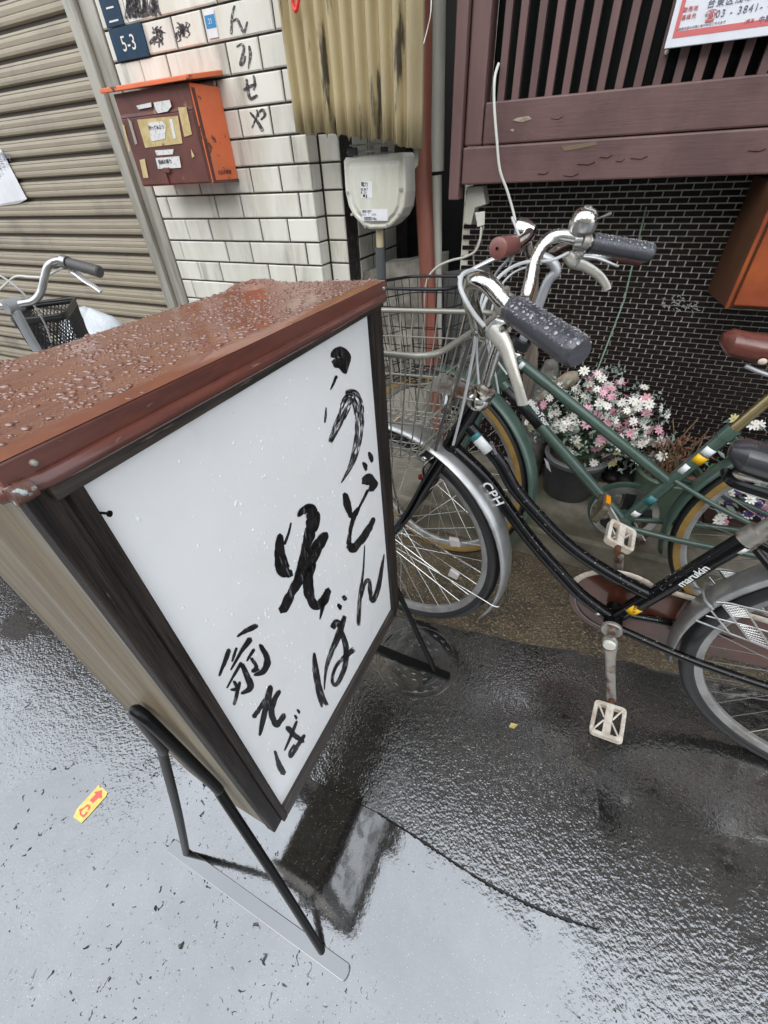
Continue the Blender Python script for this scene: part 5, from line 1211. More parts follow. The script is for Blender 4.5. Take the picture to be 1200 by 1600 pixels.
# ------------------------------------------------------------------ the green bicycle
def Gp(x, y, n=0.0): return GREEN.hit(x, y, 1, n)
def build_green(T, fr, P, o):
    """plain city bicycle; P = dict of measured points, o = finishes"""
    paint, w_ = o['paint'], o['wb']; RG = .332
    bbg, lugg, h0, h1 = P['bb'], P['lug'], P['h0'], P['h1']; stg = (h1 - h0).normalized(); rr_ = Vector((w_, 0, RG))
    tube_(T, 'head_tube', [h0, h1], .018, paint, 0, 18)
    tube_(T, 'down_tube', [P['dt'], bbg], .0158, paint, 0, 16)
    tube_(T, 'top_tube', [P['tt0'], P['tt1']], .0140, paint, 0, 16)
    tube_(T, 'seat_tube', [bbg, lugg], .0165, paint, 0, 18)
    for s_ in (-1, 1):
        a = bbg + Vector((.02, s_ * .024, -.004)); e = rr_ + Vector((0, s_ * .06, 0))
        tube_(T, 'chain_stay', [a, a.lerp(e, .35) + Vector((0, s_ * .012, 0)), e], .0085, paint)
        tube_(T, 'mid_stay', [P['tt1'] + Vector((.010, s_ * .012, .012)), P['tt1'].lerp(rr_, .35) + Vector((0, s_ * .042, .012)), e + Vector((-.02, 0, .02))], .0066, paint)
        tube_(T, 'seat_stay', [lugg + Vector((.006, s_ * .012, -.03)), lugg.lerp(rr_, .3) + Vector((.0, s_ * .042, 0)), e], .0072, paint)
        b0 = h0 + Vector((0, s_ * .030, 0))
        tube_(T, 'fork_blade', [b0, b0 - stg * .10 + Vector((0, s_ * .018, 0)), b0 - stg * .22 + Vector((-.005, s_ * .022, 0)), Vector((0, s_ * .052, RG))], lerp_list([.0135, .012, .0095, .0065], 6), paint)
    T.part('fork_crown', MB().tube([h0 + Vector((-.003, -.036, -.006)), h0 + Vector((-.003, .036, -.006))], .0135, 12), paint, smooth=True)
    T.part('headset_cup', MB().lathe([(.019, -.018), (.023, -.010), (.022, .002)], h0, stg, 20), chrome, smooth=True)
    T.part('headset_cup', MB().lathe([(.020, -.006), (.0255, 0), (.0265, .010), (.021, .016), (.022, .026), (.012, .030)], h1, stg, 20), chrome, smooth=True)
    T.part('head_lock', MB().lathe([(.020, .018), (.0265, .02), (.0265, .042), (.021, .046)], h1, stg, 20), mat('black_plastic', (.012, .012, .013), .35) if 'black_plastic' not in MATS else MATS['black_plastic'], smooth=True)
    wheel(T, fr, 0, RG, o['steer'], dict(gum=o['gum'], tr=.0162))
    wheel(T, fr, w_, RG, 0, dict(gum=o['gum'], tr=.0162))
    fender(T, 0, RG, o['steer'], R(-29), R(92), o['fender'], Rf=.352, wd=.027)
    fender(T, w_, RG, 0, R(-15), R(197), o['fender'], Rf=.352, wd=.027)
    tube_(T, 'stem', P['stem'], .0118, greyarm, 5, 14)
    c0_ = P['stem'][-1]
    T.part('stem_clamp', MB().tube([c0_ + Vector((0, -.02, .0)), c0_ + Vector((0, .02, 0))], .0175, 16), greyarm, smooth=True)
    tube_(T, 'handlebar', P['bar'], .0112 * o.get('gs', 1), o.get('barm', chrome), 7, 14)
    for k in (0, 1):
        g0, g1 = P['grips'][k]
        T.part('grip', MB().tube([g0, g0.lerp(g1, .05), g0.lerp(g1, .9), g0.lerp(g1, .97), g1], [k_ * o.get('gs', 1) for k_ in (.0150, .0165, .0180, .0178, .0140)], 20), o['grip'], smooth=True)
        if k == 0: T.part('grip_hole', MB().lathe([(0, -.001), (.0026, -.001), (.0026, .002), (0, .002)], g1, g1 - g0, 8), black_p)
        T.part('clamp_band', MB().tube([g0 + (g0 - g1).normalized() * .018, g0 + (g0 - g1).normalized() * .002], .0158, 14), dull_al, smooth=True)
    for k in (0, 1):
        T.part('brake_lever', lever_mb(P['levers'][k], [.0095, .0095, .0085, .0075, .0065], .5, (0, 0, 1)), o['lever'], smooth=True)
        T.part('lever_bracket', MB().tube([P['levers'][k][0], P['grips'][k][0] + Vector((-.004, 0, -.008))], .0095, 10), dull_al, smooth=True)
    T.part('bottom_bracket', MB().tube([bbg + Vector((0, -.034, 0)), bbg + Vector((0, .034, 0))], .0205, 18), paint, smooth=True)
    tube_(T, 'crank_axle', [bbg + Vector((0, -.07, 0)), bbg + Vector((0, .07, 0))], .008, rusty_st, 0, 12)
    for sd_, pc_ in ((-1, P['pedal']), (1, bbg * 2 - P['pedal'])):
        q0 = bbg + Vector((0, sd_ * .066, 0)); q1 = Vector((pc_.x, sd_ * .072, pc_.z))
        T.part('crank_arm', MB().tube([q0, q0.lerp(q1, .3), q1], [.0140, .0105, .0100], 12, flat=.6, ref=(0, 1, 0)), rusty_st, smooth=True)
        pedal(T, Vector((pc_.x, sd_ * .122, pc_.z)), (0, sd_, 0), (.35, 0, 1), pedal_k, w=.08, l=.06, refl=amber_m)
    # chainring cover: ring with spokes and a guard plate above
    T.part('chain_ring', MB().ring(bbg + Vector((0, .040, 0)), (0, 1, 0), .082, [(-.010, -.002), (.010, -.002), (.010, .002), (-.010, .002)], 40), dull_al)
    for k in range(5):
        a = R(90) + 2 * math.pi * k / 5; e_ = Vector((math.cos(a), 0, math.sin(a))); t_ = Vector((-math.sin(a), 0, math.cos(a))); c_ = bbg + Vector((0, .037, 0))
        T.part('ring_arm', MB().prism([c_ + e_ * .012 - t_ * .012, c_ + e_ * .012 + t_ * .012, c_ + e_ * .074 + t_ * .015, c_ + e_ * .074 - t_ * .015], (0, .005, 0)), MATS['black_plastic'], bevel=.001)
    cg = bbg + Vector((0, .052, 0)); gp = [(cg.x + .102 * math.cos(R(a)), cg.y, cg.z + .102 * math.sin(R(a))) for a in range(80, 256, 11)]
    gp += [(cg.x + .04, cg.y, cg.z - .092), (cg.x + .10, cg.y, cg.z - .055), (cg.x + .02, cg.y, cg.z - .060), (cg.x - .055, cg.y, cg.z - .045), (cg.x - .082, cg.y, cg.z), (cg.x - .06, cg.y, cg.z + .058), (cg.x + .016, cg.y, cg.z + .082)]
    T.part('chain_guard', MB().prism(gp, (0, .010, 0)), o['guard'], bevel=.002)
    pa_ = lugg + (lugg - bbg).normalized() * .125
    tube_(T, 'seat_post', [lugg, pa_], .0128, o['post'], 0, 14)
    T.part('seat_clamp', MB().tube([lugg - (lugg - bbg).normalized() * .028, lugg + (lugg - bbg).normalized() * .002], .0190, 16), paint, smooth=True)
    T.part('clamp_bolt', MB().tube([lugg + Vector((.016, -.022, -.012)), lugg + Vector((.016, .022, -.012))], .0055, 10), chrome, smooth=True)
    sd = saddle(T, *P['saddle'], o['saddle'], .060, .040)
    T.part('saddle_rivet', MB().ball((P['saddle'][0] + .078, -.050, P['saddle'][2] - .016), .0085, 10, 6, (1, .5, .8)), pedal_w, sd, smooth=True)
    T.part('saddle_spring', MB().tube(spline([(P['saddle'][0] + .06, -.02, P['saddle'][2] - .035), (P['saddle'][0] + .12, -.022, P['saddle'][2] - .05), (P['saddle'][0] + .2, -.04, P['saddle'][2] - .04)], 4), .005, 8), greyarm, sd, smooth=True)
    tube_(T, 'stand', [rr_ + Vector((-.02, -.06, -.02)), rr_ + Vector((.05, -.10, -.2)), rr_ + Vector((.08, -.12, -.325))], .007, dull_al, 4, 8)
gb = Thing('bicycle', 'sage green bicycle with brown saddle and tan tyre walls parked against the house', 'bicycle', GREEN, (.5, 0, 0))
bbg = Vector((.597, 0, .296)); lugg = Vector((.742, 0, .622))
PG = dict(bb=bbg, lug=lugg, h0=Vector((.148, 0, .598)), h1=Vector((.200, 0, .738)), dt=Vector((.178, 0, .660)), tt0=Vector((.205, 0, .728)), tt1=Vector((.662, 0, .452)),
          stem=[Vector((.212, 0, .762)), Gp(836, 492), Gp(855, 442), Gp(869, 424), Gp(860, 408), Gp(838, 399)],
          bar=[Gp(806, 383, -.235), Gp(822, 372, -.20), Gp(826, 366, -.17), Gp(824, 374, -.12), Gp(828, 395, -.06), Gp(838, 400, 0.0), Gp(855, 398, .05), Gp(880, 385, .10), Gp(905, 380, .15), Gp(930, 385, .19), Gp(960, 395, .23)],
          grips=[(Gp(804, 383, -.225), Gp(777, 388, -.30)), (Gp(960, 395, .225), Gp(1000, 405, .30))],
          levers=[[Gp(797, 395, -.205), Gp(775, 403, -.215), Gp(752, 414, -.225), Gp(733, 424, -.235), Gp(716, 434, -.24)], [Gp(905, 400, .18), Gp(925, 402, .19), Gp(940, 406, .20), Gp(955, 412, .21), Gp(965, 416, .22)]],
          pedal=Vector((.513, 0, .400)), saddle=(.640, .905, .808, .095))
build_green(gb, GREEN, PG, dict(paint=green_p, wb=1.05, steer=-.2576, gum=True, fender=green_p, grip=grip_r, lever=mat('silver_lever', (.60, .61, .62), .3, metal=.4), guard=green_d,
                                post=mat('brassy_post', (.34, .27, .14), .28, metal=.8, col2=(.22, .11, .045), scale=12, lo=.5, hi=.7), saddle=saddle_b))
Gz = .905
Rst = Matrix.Rotation(-.2, 3, 'Z')
rt = lambda p: Rst @ Vector(p)
wire_basket(gb, [rt(p) for p in ((-.225, -.155, Gz - .012), (.075, -.150, Gz + .004), (.085, .150, Gz), (-.215, .155, Gz - .018))],
            [rt(p) for p in ((-.165, -.105, .640), (.045, -.105, .652), (.050, .105, .648), (-.160, .105, .632))], wire_b, .0042, .0013, 8, 8, [(.17, .0017), (.36, .0013), (.55, .0013), (.74, .0013), (.9, .0013)])
tube_(gb, 'basket_stay', [rt((-.05, -.07, .64)), rt((-.03, -.065, .5)), rt((0, -.056, .35))], .0032, chrome, 4, 8)
tube_(gb, 'basket_stay', [rt((-.05, .07, .64)), rt((-.03, .065, .5)), rt((0, .056, .35))], .0032, chrome, 4, 8)
cab(gb, [Gp(805, 395, -.2), Gp(775, 428, -.17), Gp(758, 470, -.12), Gp(760, 530, -.05), Gp(775, 590, -.02), Gp(782, 640, -.02)], .0028, gcab)
cab(gb, [Gp(880, 400, .16), Gp(845, 412, .1), Gp(800, 428, .03), Gp(772, 470, .0), Gp(766, 540, -.02), Gp(792, 585, -.02)], .0028, gcab)
cab(gb, [Gp(812, 370, -.18), Gp(800, 340, -.14), Gp(812, 372, -.10), Gp(790, 430, -.03)], .0024, gcab)
gb.part('brake_caliper', MB().tube(spline([Gp(765, 655, -.03), Gp(775, 640, -.03), Gp(785, 625, -.02), Gp(795, 632, .02)], 4), [.0055] * 13, 8), chrome, smooth=True)
gb.part('headlamp', MB().lathe([(0, -.02), (.014, -.018), (.022, 0), (.024, .018), (0, .022)], Gp(822, 362, -.12), (-1, .1, .1), 16), chrome, smooth=True)
wrap_label(gb, bbg, lugg, .0165, yel_m, .70, .765, R(-55), R(70)); wrap_label(gb, bbg, lugg, .0165, sticker_w, .775, .835, R(-55), R(40), 'decal')
wrap_label(gb, bbg, lugg, .0165, sticker_w, .585, .66, R(-60), R(-5), 'decal'); wrap_label(gb, bbg, lugg, .0165, teal_m, .25, .33, R(-45), R(40), 'decal')
wrap_label(gb, bbg, lugg, .0165, sticker_w, .10, .155, R(-30), R(50), 'decal')
wrap_label(gb, PG['tt0'], PG['tt1'], .0140, sticker_w, .035, .058, R(-40), R(50), 'decal')
side_text(gb, GREEN, 'BelloTour', .0205, sticker_w, (826, 630), (846, 657), -.0162, bold=.0006)
wrap_label(gb, PG['dt'], bbg, .0158, mat('black_decal', (.008, .008, .009), .3), .04, .30, R(-48), R(48), 'decal')

# ------------------------------------------------------------------ third bicycle behind the sign, in front of the shutter
cl_ = gr(20, 477, .90); TB = bike_frame(cl_.x - .2 * .342, cl_.y + .2 * .94, math.atan2(-.94, .342), 0.0)
def Tq(x, y, n=0.0): return TB.hit(x, y, 1, n)
TC = Vector((cl_.x, cl_.y, 0)); d2 = Vector((-.9, .436, 0)).normalized()
TB2 = bike_frame(TC.x - d2.x * .2, TC.y - d2.y * .2, math.atan2(d2.y, d2.x), 0.0)
tb = Thing('bicycle', 'old bicycle with dark mesh basket standing before the roller shutter, mostly behind the sign', 'bicycle', TB2, (.5, 0, 0))
# third bicycle: only its bars, basket and front end look over the sign's lid
T0 = lambda x, y, v=.2: TB.hit(x, y, 0, v)
XF = TB2.I @ TB.M
clampc = T0(20, 477); clampc.y = 0.0
xf = lambda L: [XF @ Vector(p) for p in L]
barR_ = [T0(34, 474), T0(52, 470), T0(64, 456), T0(70, 432), T0(75, 416), T0(84, 409), T0(98, 407, .21), T0(110, 412, .23)]
mirr = lambda L: [Vector((p.x, -p.y, p.z)) for p in L]
gr_ = (T0(108, 411, .23), T0(157, 425, .29)); lv_ = [T0(112, 422, .22), T0(120, 428, .23), T0(135, 440, .25), T0(148, 448, .27), T0(158, 456, .28)]
PT = dict(bb=Vector((.597, 0, .296)), lug=Vector((.742, 0, .60)), h0=Vector((.148, 0, .598)), h1=Vector((.192, 0, .715)), dt=Vector((.178, 0, .660)), tt0=Vector((.195, 0, .70)), tt1=Vector((.655, 0, .43)),
          stem=[Vector((.198, 0, .73)), Vector((.205, 0, .80)), clampc + Vector((.004, 0, -.02)), clampc], bar=mirr(barR_)[::-1] + [clampc] + barR_,
          grips=[(mirr(gr_)[0], mirr(gr_)[1]), gr_], levers=[mirr(lv_), lv_], pedal=Vector((.68, 0, .16)), saddle=(.640, .905, .78, .095))
grip_k = mat('worn_dark_grip', (.070, .066, .062), .5)
PT['stem'] = PT['stem'][:2] + xf(PT['stem'][2:]); PT['bar'] = xf(PT['bar']); PT['grips'] = [tuple(xf(g)) for g in PT['grips']]; PT['levers'] = [xf(l) for l in PT['levers']]
TURN = TB2.M.to_3x3().inverted() @ Vector((.342, -.94, 0)); TURN = math.atan2(TURN.y, TURN.x)
build_green(tb, TB2, PT, dict(paint=mat('grey_paint', (.16, .165, .17), .35, coat=.2), wb=1.05, steer=TURN, gum=False, fender=fend_m, grip=grip_k, lever=MATS['silver_lever'], guard=dull_al, post=chrome, saddle=saddle_k, gs=.8, barm=dull_al))
ztop = T0(60, 496, .06).z; nr = T0(105, 498, .06).y; zb = ztop - .20
nl = -nr
bc = [(-.20, nl * .98), (.06, nl), (.06, nr), (-.20, nr * .98)]
band_ = MB()
def ringpts(z, k, n=6, f=.16):
    out = []
    c = [Vector((x * (1 if x > -.1 else k * .9), y * k, z)) for x, y in bc]
    for i in range(4):
        a, b_, d = c[i - 1], c[i], c[(i + 1) % 4]; p = b_.lerp(a, f); q = b_.lerp(d, f)
        for j in range(n + 1): t = j / n; out.append(p * (1 - t) ** 2 + b_ * 2 * t * (1 - t) + q * t * t)
    return [XF @ p for p in out]
blk_pl = mat('black_basket_plastic', (.016, .016, .017), .4)
r0_, r1_, r2_ = ringpts(ztop, 1.0), ringpts(ztop - .016, .992), ringpts(zb, .86)
n = len(r0_)
band_.add(r0_ + r1_, [(i, (i + 1) % n, n + (i + 1) % n, n + i) for i in range(n)])
bo = tb.part('basket', band_, blk_pl, solid=.004, smooth=True)
tb.part('basket_rim', MB().tube(r0_, .005, 8, closed=True), blk_pl, bo, smooth=True)
tb.part('basket_floor', MB().add(r2_, [tuple(range(n))]), blk_pl, bo, solid=.004)
# diagonal lattice walls
lat = MB()
def atring(u, t):
    i = int(u) % n; f = u - int(u); a = r1_[i].lerp(r1_[(i + 1) % n], f); c = r2_[i].lerp(r2_[(i + 1) % n], f); return a.lerp(c, t)
dist = [0]
for i in range(n): dist.append(dist[-1] + (r1_[(i + 1) % n] - r1_[i]).length)
def atlen(d, t):
    d %= dist[-1]
    for i in range(n):
        if dist[i + 1] >= d: return atring(i + (d - dist[i]) / max(1e-6, dist[i + 1] - dist[i]), t)
    return atring(0, t)
N_ = 64
for k in range(N_):
    d0 = dist[-1] * k / N_
    for s_ in (1, -1): lat.tube([atlen(d0 + s_ * .10 * t / 4, t / 4) for t in range(5)], .0017, 4)
tb.part('basket_lattice', lat, blk_pl, bo, kind='stuff')
T1 = T0; T0 = lambda x, y, v=.2: XF @ T1(x, y, v)
cab(tb, [T0(98, 418), T0(70, 432, .16), T0(50, 433, .12), T0(25, 432, .08), T0(8, 445, .05), T0(-20, 470, .02)], .0028, white_p)
cab(tb, [T0(-10, 425, .1), T0(15, 440, .12), T0(40, 462, .13), T0(55, 480, .12), T0(72, 510, .1), T0(80, 535, .08)], .0026, gcab)

# white sack leaning on the shutter
sb = MB(); sc_ = wa(150, 545, -.22); nn = 22; rows = 16; vs = []; fs = []
ztop_ = wa(150, 490, -.22).z
for i in range(rows + 1):
    t = i / rows; z = ztop_ * t
    for k in range(nn):
        a = 2 * math.pi * k / nn; r_ = .155 * (1 - .10 * t) * (1 + .08 * math.sin(3 * a + 5 * t) + .05 * math.sin(7 * a - 9 * t)) * (math.sqrt(max(0.02, 1 - max(0, (t - .80) / .205) ** 2)))
        vs.append((sc_.x + r_ * math.cos(a) * 1.15, -.20 + r_ * math.sin(a), z + .012 * math.sin(4 * a) * t))
for i in range(rows):
    for k in range(nn): l = (k + 1) % nn; fs.append((i * nn + k, i * nn + l, (i + 1) * nn + l, (i + 1) * nn + k))
fs.append(tuple(rows * nn + k for k in range(nn))); fs.append(tuple(range(nn)))
single('plastic_sack', MB().add(vs, fs), mat('white_bag_plastic', (.62, .66, .69), .35, bump=.6, bscale=22, bdist=.01), 'white plastic sack standing in front of the shutter behind the sign lid', 'sack', WALL, (sc_.x, -.2, 0), smooth=True)

# ------------------------------------------------------------------ pots and plants on the step
pot_k = mat('charcoal_pot', (.022, .022, .024), .42, col2=(.035, .034, .034), scale=8)
pot_rim = mat('grey_pot_rim', (.11, .11, .115), .45)
pot_g = mat('green_pot', (.085, .125, .085), .4, col2=(.065, .10, .07), scale=7)
soil_m = mat('soil', (.03, .022, .015), .9, col2=(.06, .045, .03), scale=60, bump=.8, bscale=90)
stem_m = mat('plant_stem', (.05, .075, .03), .6)
leaf_m = [mat('leaf_green', (.05, .11, .06), .5, vary=.4), mat('leaf_grey_green', (.19, .25, .21), .55, vary=.3)]
petal = dict(white=mat('petal_white', (.76, .74, .68), .5, vary=.12), cream=mat('petal_cream', (.58, .53, .25), .5, vary=.15), pink=mat('petal_pink', (.66, .33, .42), .5, vary=.25), magenta=mat('petal_magenta', (.50, .02, .10), .5, vary=.2), purple=mat('petal_purple', (.085, .05, .16), .5, vary=.3))
eye_m = mat('flower_eye', (.45, .32, .06), .6)
def flower_mesh(m, r=.014, n=8, cup=.35):
    mb = MB()
    for k in range(n):
        a = 2 * math.pi * k / n; e = Vector((math.cos(a), math.sin(a), 0)); t = Vector((-math.sin(a), math.cos(a), 0)); z = Vector((0, 0, 1))
        w = r * .22
        P = [e * r * .10 - t * w * .35, e * r * .10 + t * w * .35, e * r * .62 + t * w + z * r * cup * .35, e * r * .62 - t * w + z * r * cup * .35, e * r + t * w * .45 + z * r * cup * .25, e * r - t * w * .45 + z * r * cup * .25]
        mb.add(P, [(0, 1, 2, 3), (3, 2, 4, 5)])
    mb.add([Vector((math.cos(2 * math.pi * k / 6), math.sin(2 * math.pi * k / 6), 0)) * r * .16 + Vector((0, 0, r * .12)) for k in range(6)], [tuple(range(6))], 1)
    return mesh_of('flower', mb, [m, eye_m])
def rose_mesh(m, r=.013):
    mb = MB()
    for j, (rr, zz, n) in enumerate(((1, .1, 6), (.72, .25, 5), (.42, .38, 4))):
        for k in range(n):
            a = 2 * math.pi * (k + j * .4) / n; e = Vector((math.cos(a), math.sin(a), 0)); t = Vector((-math.sin(a), math.cos(a), 0)); z = Vector((0, 0, 1))
            mb.add([z * r * zz * .3, e * r * rr * .6 - t * r * .5 * rr + z * r * zz, e * r * rr + z * r * (zz + .25), e * r * rr * .6 + t * r * .5 * rr + z * r * zz], [(0, 1, 2, 3)])
    return mesh_of('flower', mb, [m])
FM = {k: flower_mesh(v, r) for (k, v), r in zip(list(petal.items())[:3], (.0175, .0175, .0185))}
RM = {k: rose_mesh(petal[k], r) for k, r in (('magenta', .014), ('purple', .014), ('white', .013), ('pink', .013))}
def aim(d, pos, roll=0.0):
    z = Vector(d).normalized(); x = Vector((0, 0, 1)).cross(z)
    x = x.normalized() if x.length > 1e-3 else Vector((1, 0, 0)); y = z.cross(x); M = Matrix.Identity(4)
    for i in range(3): M[i][0], M[i][1], M[i][2], M[i][3] = x[i], y[i], z[i], pos[i]
    return M @ Matrix.Rotation(roll, 4, 'Z')
def leaf(mb, p, d, L, w):
    d = Vector(d).normalized(); t = d.cross(Vector((rnd.uniform(-1, 1), rnd.uniform(-1, 1), 1.2))).normalized(); n = d.cross(t)
    mb.add([p, p + d * L * .4 + t * w, p + d * L + n * L * .15, p + d * L * .4 - t * w], [(0, 1, 2, 3)])
def pot(T, c, r0, r1, h, m, rim_m_, lip=.010):
    pr = [(0, 0), (r0, 0), (r1, h - .022), (r1 + lip * .4, h - .022), (r1 + lip, h - .004), (r1 + lip * .6, h), (r1 - .006, h), (r1 - .010, h - .02), (0, h - .022)]
    T.part('pot', MB().lathe(pr[:4], c, (0, 0, 1), 36), m, smooth=True)
    T.part('pot_rim', MB().lathe(pr[3:8], c, (0, 0, 1), 36), rim_m_, smooth=True)
    T.part('soil', MB().lathe([(r1 - .007, h - .024), (r1 * .5, h - .016), (0, h - .014)], c, (0, 0, 1), 24), soil_m, smooth=True)
SZ = STEP_Z + .0005
fp = Thing('potted_flowers', 'charcoal pot of white, pink and cream artificial daisies standing by the brick wall', 'potted plant', WALL, (.565, .045, SZ))
pc = Vector((.565, .045, SZ)); pot(fp, pc, .088, .104, .168, pot_k, pot_rim)
fp.part('pot_label', MB().hexa([wa(850, 715, -.055), wa(857, 722, -.06), wa(861, 738, -.06), wa(854, 730, -.055)], [wa(850, 715, -.057), wa(857, 722, -.062), wa(861, 738, -.062), wa(854, 730, -.057)]), paper_m)
stems, lv1, lv2 = MB(), MB(), MB()
ctr = Vector((.605, .060, .435)); nf = 0; tries = 0; done = []
while nf < 290 and tries < 9000:
    tries += 1
    u = Vector((rnd.gauss(0, 1), rnd.gauss(0, 1), rnd.gauss(0, 1))).normalized(); k = rnd.random() ** .35
    p = ctr + Vector((u.x * .235 * k * rnd.uniform(.8, 1.15), u.y * .13 * k, u.z * .165 * k * rnd.uniform(.7, 1.15)))
    p.z -= .30 * max(0, p.x - .60) ** 1.2 * 1.2
    if p.y > .185 or p.z < .26: continue
    if any((p - d).length < .0155 for d in done): continue
    d = (u + Vector((0, -.75, .35))).normalized()
    lowl = p.z < .37 and p.x < .70
    kind = 'cream' if (lowl and rnd.random() < .55) else ('pink' if rnd.random() < (.34 if p.x > .55 else .16) else 'white')
    copies('flower', FM[kind], [aim(d + Vector((rnd.gauss(0, .35), rnd.gauss(0, .25), rnd.gauss(0, .35))), p - fp.org, rnd.random() * 6) @ Matrix.Scale(rnd.uniform(.68, 1.12), 4)], fp.o); done.append(p); nf += 1
    base = pc + Vector((rnd.uniform(-.05, .05), rnd.uniform(-.05, .05), .15))
    stems.tube([base, base.lerp(p, .55) + Vector((0, 0, .03)), p], .0010, 4)
    for _ in range(3):
        t = rnd.uniform(.45, 1.0); q_ = base.lerp(p, t) + Vector((rnd.uniform(-.012, .012), rnd.uniform(-.012, .012), rnd.uniform(-.006, .012)))
        leaf(lv1 if rnd.random() < .5 else lv2, q_, (rnd.uniform(-1, 1), rnd.uniform(-1, .6), rnd.uniform(-.4, .8)), rnd.uniform(.014, .032), rnd.uniform(.004, .009))
for _ in range(170):       # grey-green sprigs that stand out of the crown
    u = Vector((rnd.gauss(0, 1), rnd.gauss(0, .8), rnd.gauss(0, 1))).normalized(); p = ctr + Vector((u.x * .235, u.y * .12, u.z * .165)); p.z -= .36 * max(0, p.x - .60) ** 1.2
    if p.y > .188 or p.z < .25: continue
    for _ in range(4): leaf(lv2, p + Vector((rnd.uniform(-.012, .012),) * 3), (rnd.uniform(-1, 1), rnd.uniform(-1, .3), rnd.uniform(-.6, 1)), rnd.uniform(.010, .02), .0045)
fp.part('stems', stems, stem_m, kind='stuff'); fp.part('leaves', lv1, leaf_m[0], kind='stuff'); fp.part('leaves', lv2, leaf_m[1], kind='stuff')
dp = Thing('potted_plant', 'pale green pot holding a withered brown plant beside the green bicycle', 'potted plant', WALL, (.865, .055, SZ))
pc = Vector((.865, .045, SZ)); pot(dp, pc, .080, .098, .165, pot_g, pot_g, .008)
dry = [mat('dry_stalk', (.17, .10, .045), .7, vary=.3, col2=(.25, .17, .085), scale=30), mat('dry_leaf', (.19, .085, .05), .7, vary=.3, col2=(.12, .06, .035), scale=40)]
ds, dl = MB(), MB()
for _ in range(30):
    b0 = pc + Vector((rnd.uniform(-.05, .05), rnd.uniform(-.05, .05), .145)); tip = b0 + Vector((rnd.uniform(-.09, .07), rnd.uniform(-.05, .06), rnd.uniform(.06, .17)))
    md_ = b0.lerp(tip, .5) + Vector((rnd.uniform(-.015, .015), rnd.uniform(-.015, .015), rnd.uniform(0, .02))); ds.tube(spline([b0, md_, tip], 4), .0018, 5)
    for _ in range(3): leaf(dl, b0.lerp(tip, rnd.uniform(.5, 1)), (rnd.uniform(-1, 1), rnd.uniform(-1, 1), rnd.uniform(-.9, .5)), rnd.uniform(.015, .035), .005)
for _ in range(26): leaf(dl, pc + Vector((rnd.uniform(-.07, .07), rnd.uniform(-.08, .05), .152)), (rnd.uniform(-1, 1), rnd.uniform(-1, 1), .15), rnd.uniform(.02, .04), .009)
dp.part('dry_stalks', ds, dry[0], kind='stuff'); dp.part('dry_leaves', dl, dry[1], kind='stuff')
dp.part('twig', MB().tube(spline([pc + Vector((.02, .03, .14)), wa(1062, 690, .10), wa(1090, 655, .12)], 5), .0026, 6), MATS['dry_stalk'], smooth=True)
gl = MB()
for _ in range(7): leaf(gl, pc + Vector((.10, .02, .12 + rnd.uniform(0, .05))), (rnd.uniform(.2, 1), rnd.uniform(-.6, .4), rnd.uniform(-.1, .8)), rnd.uniform(.05, .075), .016)
dp.part('green_leaves', gl, mat('bright_leaf', (.02, .13, .028), .35, vary=.2), kind='stuff')
tr_ = Thing('flower_trough', 'brown trough of purple, magenta and white artificial flowers behind the green rear wheel', 'potted plant', WALL, (1.2, .06, SZ))
tr_.part('trough', MB().hexa([(1.02, -.02, SZ), (1.62, -.02, SZ), (1.62, .13, SZ), (1.02, .13, SZ)], [(1.0, -.035, SZ + .055), (1.64, -.035, SZ + .055), (1.64, .145, SZ + .055), (1.0, .145, SZ + .055)]), mat('brown_trough', (.06, .028, .018), .6, col2=(.03, .018, .013), scale=20), bevel=.004)
gl2 = MB()
for k in range(120):
    p = Vector((rnd.uniform(1.0, 1.45), rnd.uniform(-.09, .10), rnd.uniform(.185, .33))); kd_ = rnd.choice(['purple', 'magenta', 'white', 'white', 'purple', 'pink'])
    d = Vector((rnd.uniform(-.6, .4), -1, rnd.uniform(.2, 1.2)))
    if kd_ == 'white' and rnd.random() < .6: me_ = FM['white']
    else: me_ = RM[kd_]
    copies('flower', me_, [aim(d, p - tr_.org, rnd.random() * 6)], tr_.o)
for _ in range(420):
    p = Vector((rnd.uniform(.98, 1.64), rnd.uniform(-.05, .15), rnd.uniform(.22, .36))); leaf(gl2, p, (rnd.uniform(-1, 1), rnd.uniform(-1, .3), rnd.uniform(-.2, 1)), rnd.uniform(.02, .045), .008)
for k in range(26):
    p = Vector((rnd.uniform(.98, 1.3), rnd.uniform(.06, .16), rnd.uniform(.34, .47))); copies('flower', FM['cream' if k % 3 == 0 else 'white'], [aim((rnd.uniform(-.6, .4), -1, .6), p - tr_.org, rnd.random() * 6)], tr_.o)
    leaf(gl2, p, (rnd.uniform(-1, 1), rnd.uniform(-1, .3), rnd.uniform(-.8, .4)), .035, .006)
tr_.part('leaves', gl2, leaf_m[1], kind='stuff')
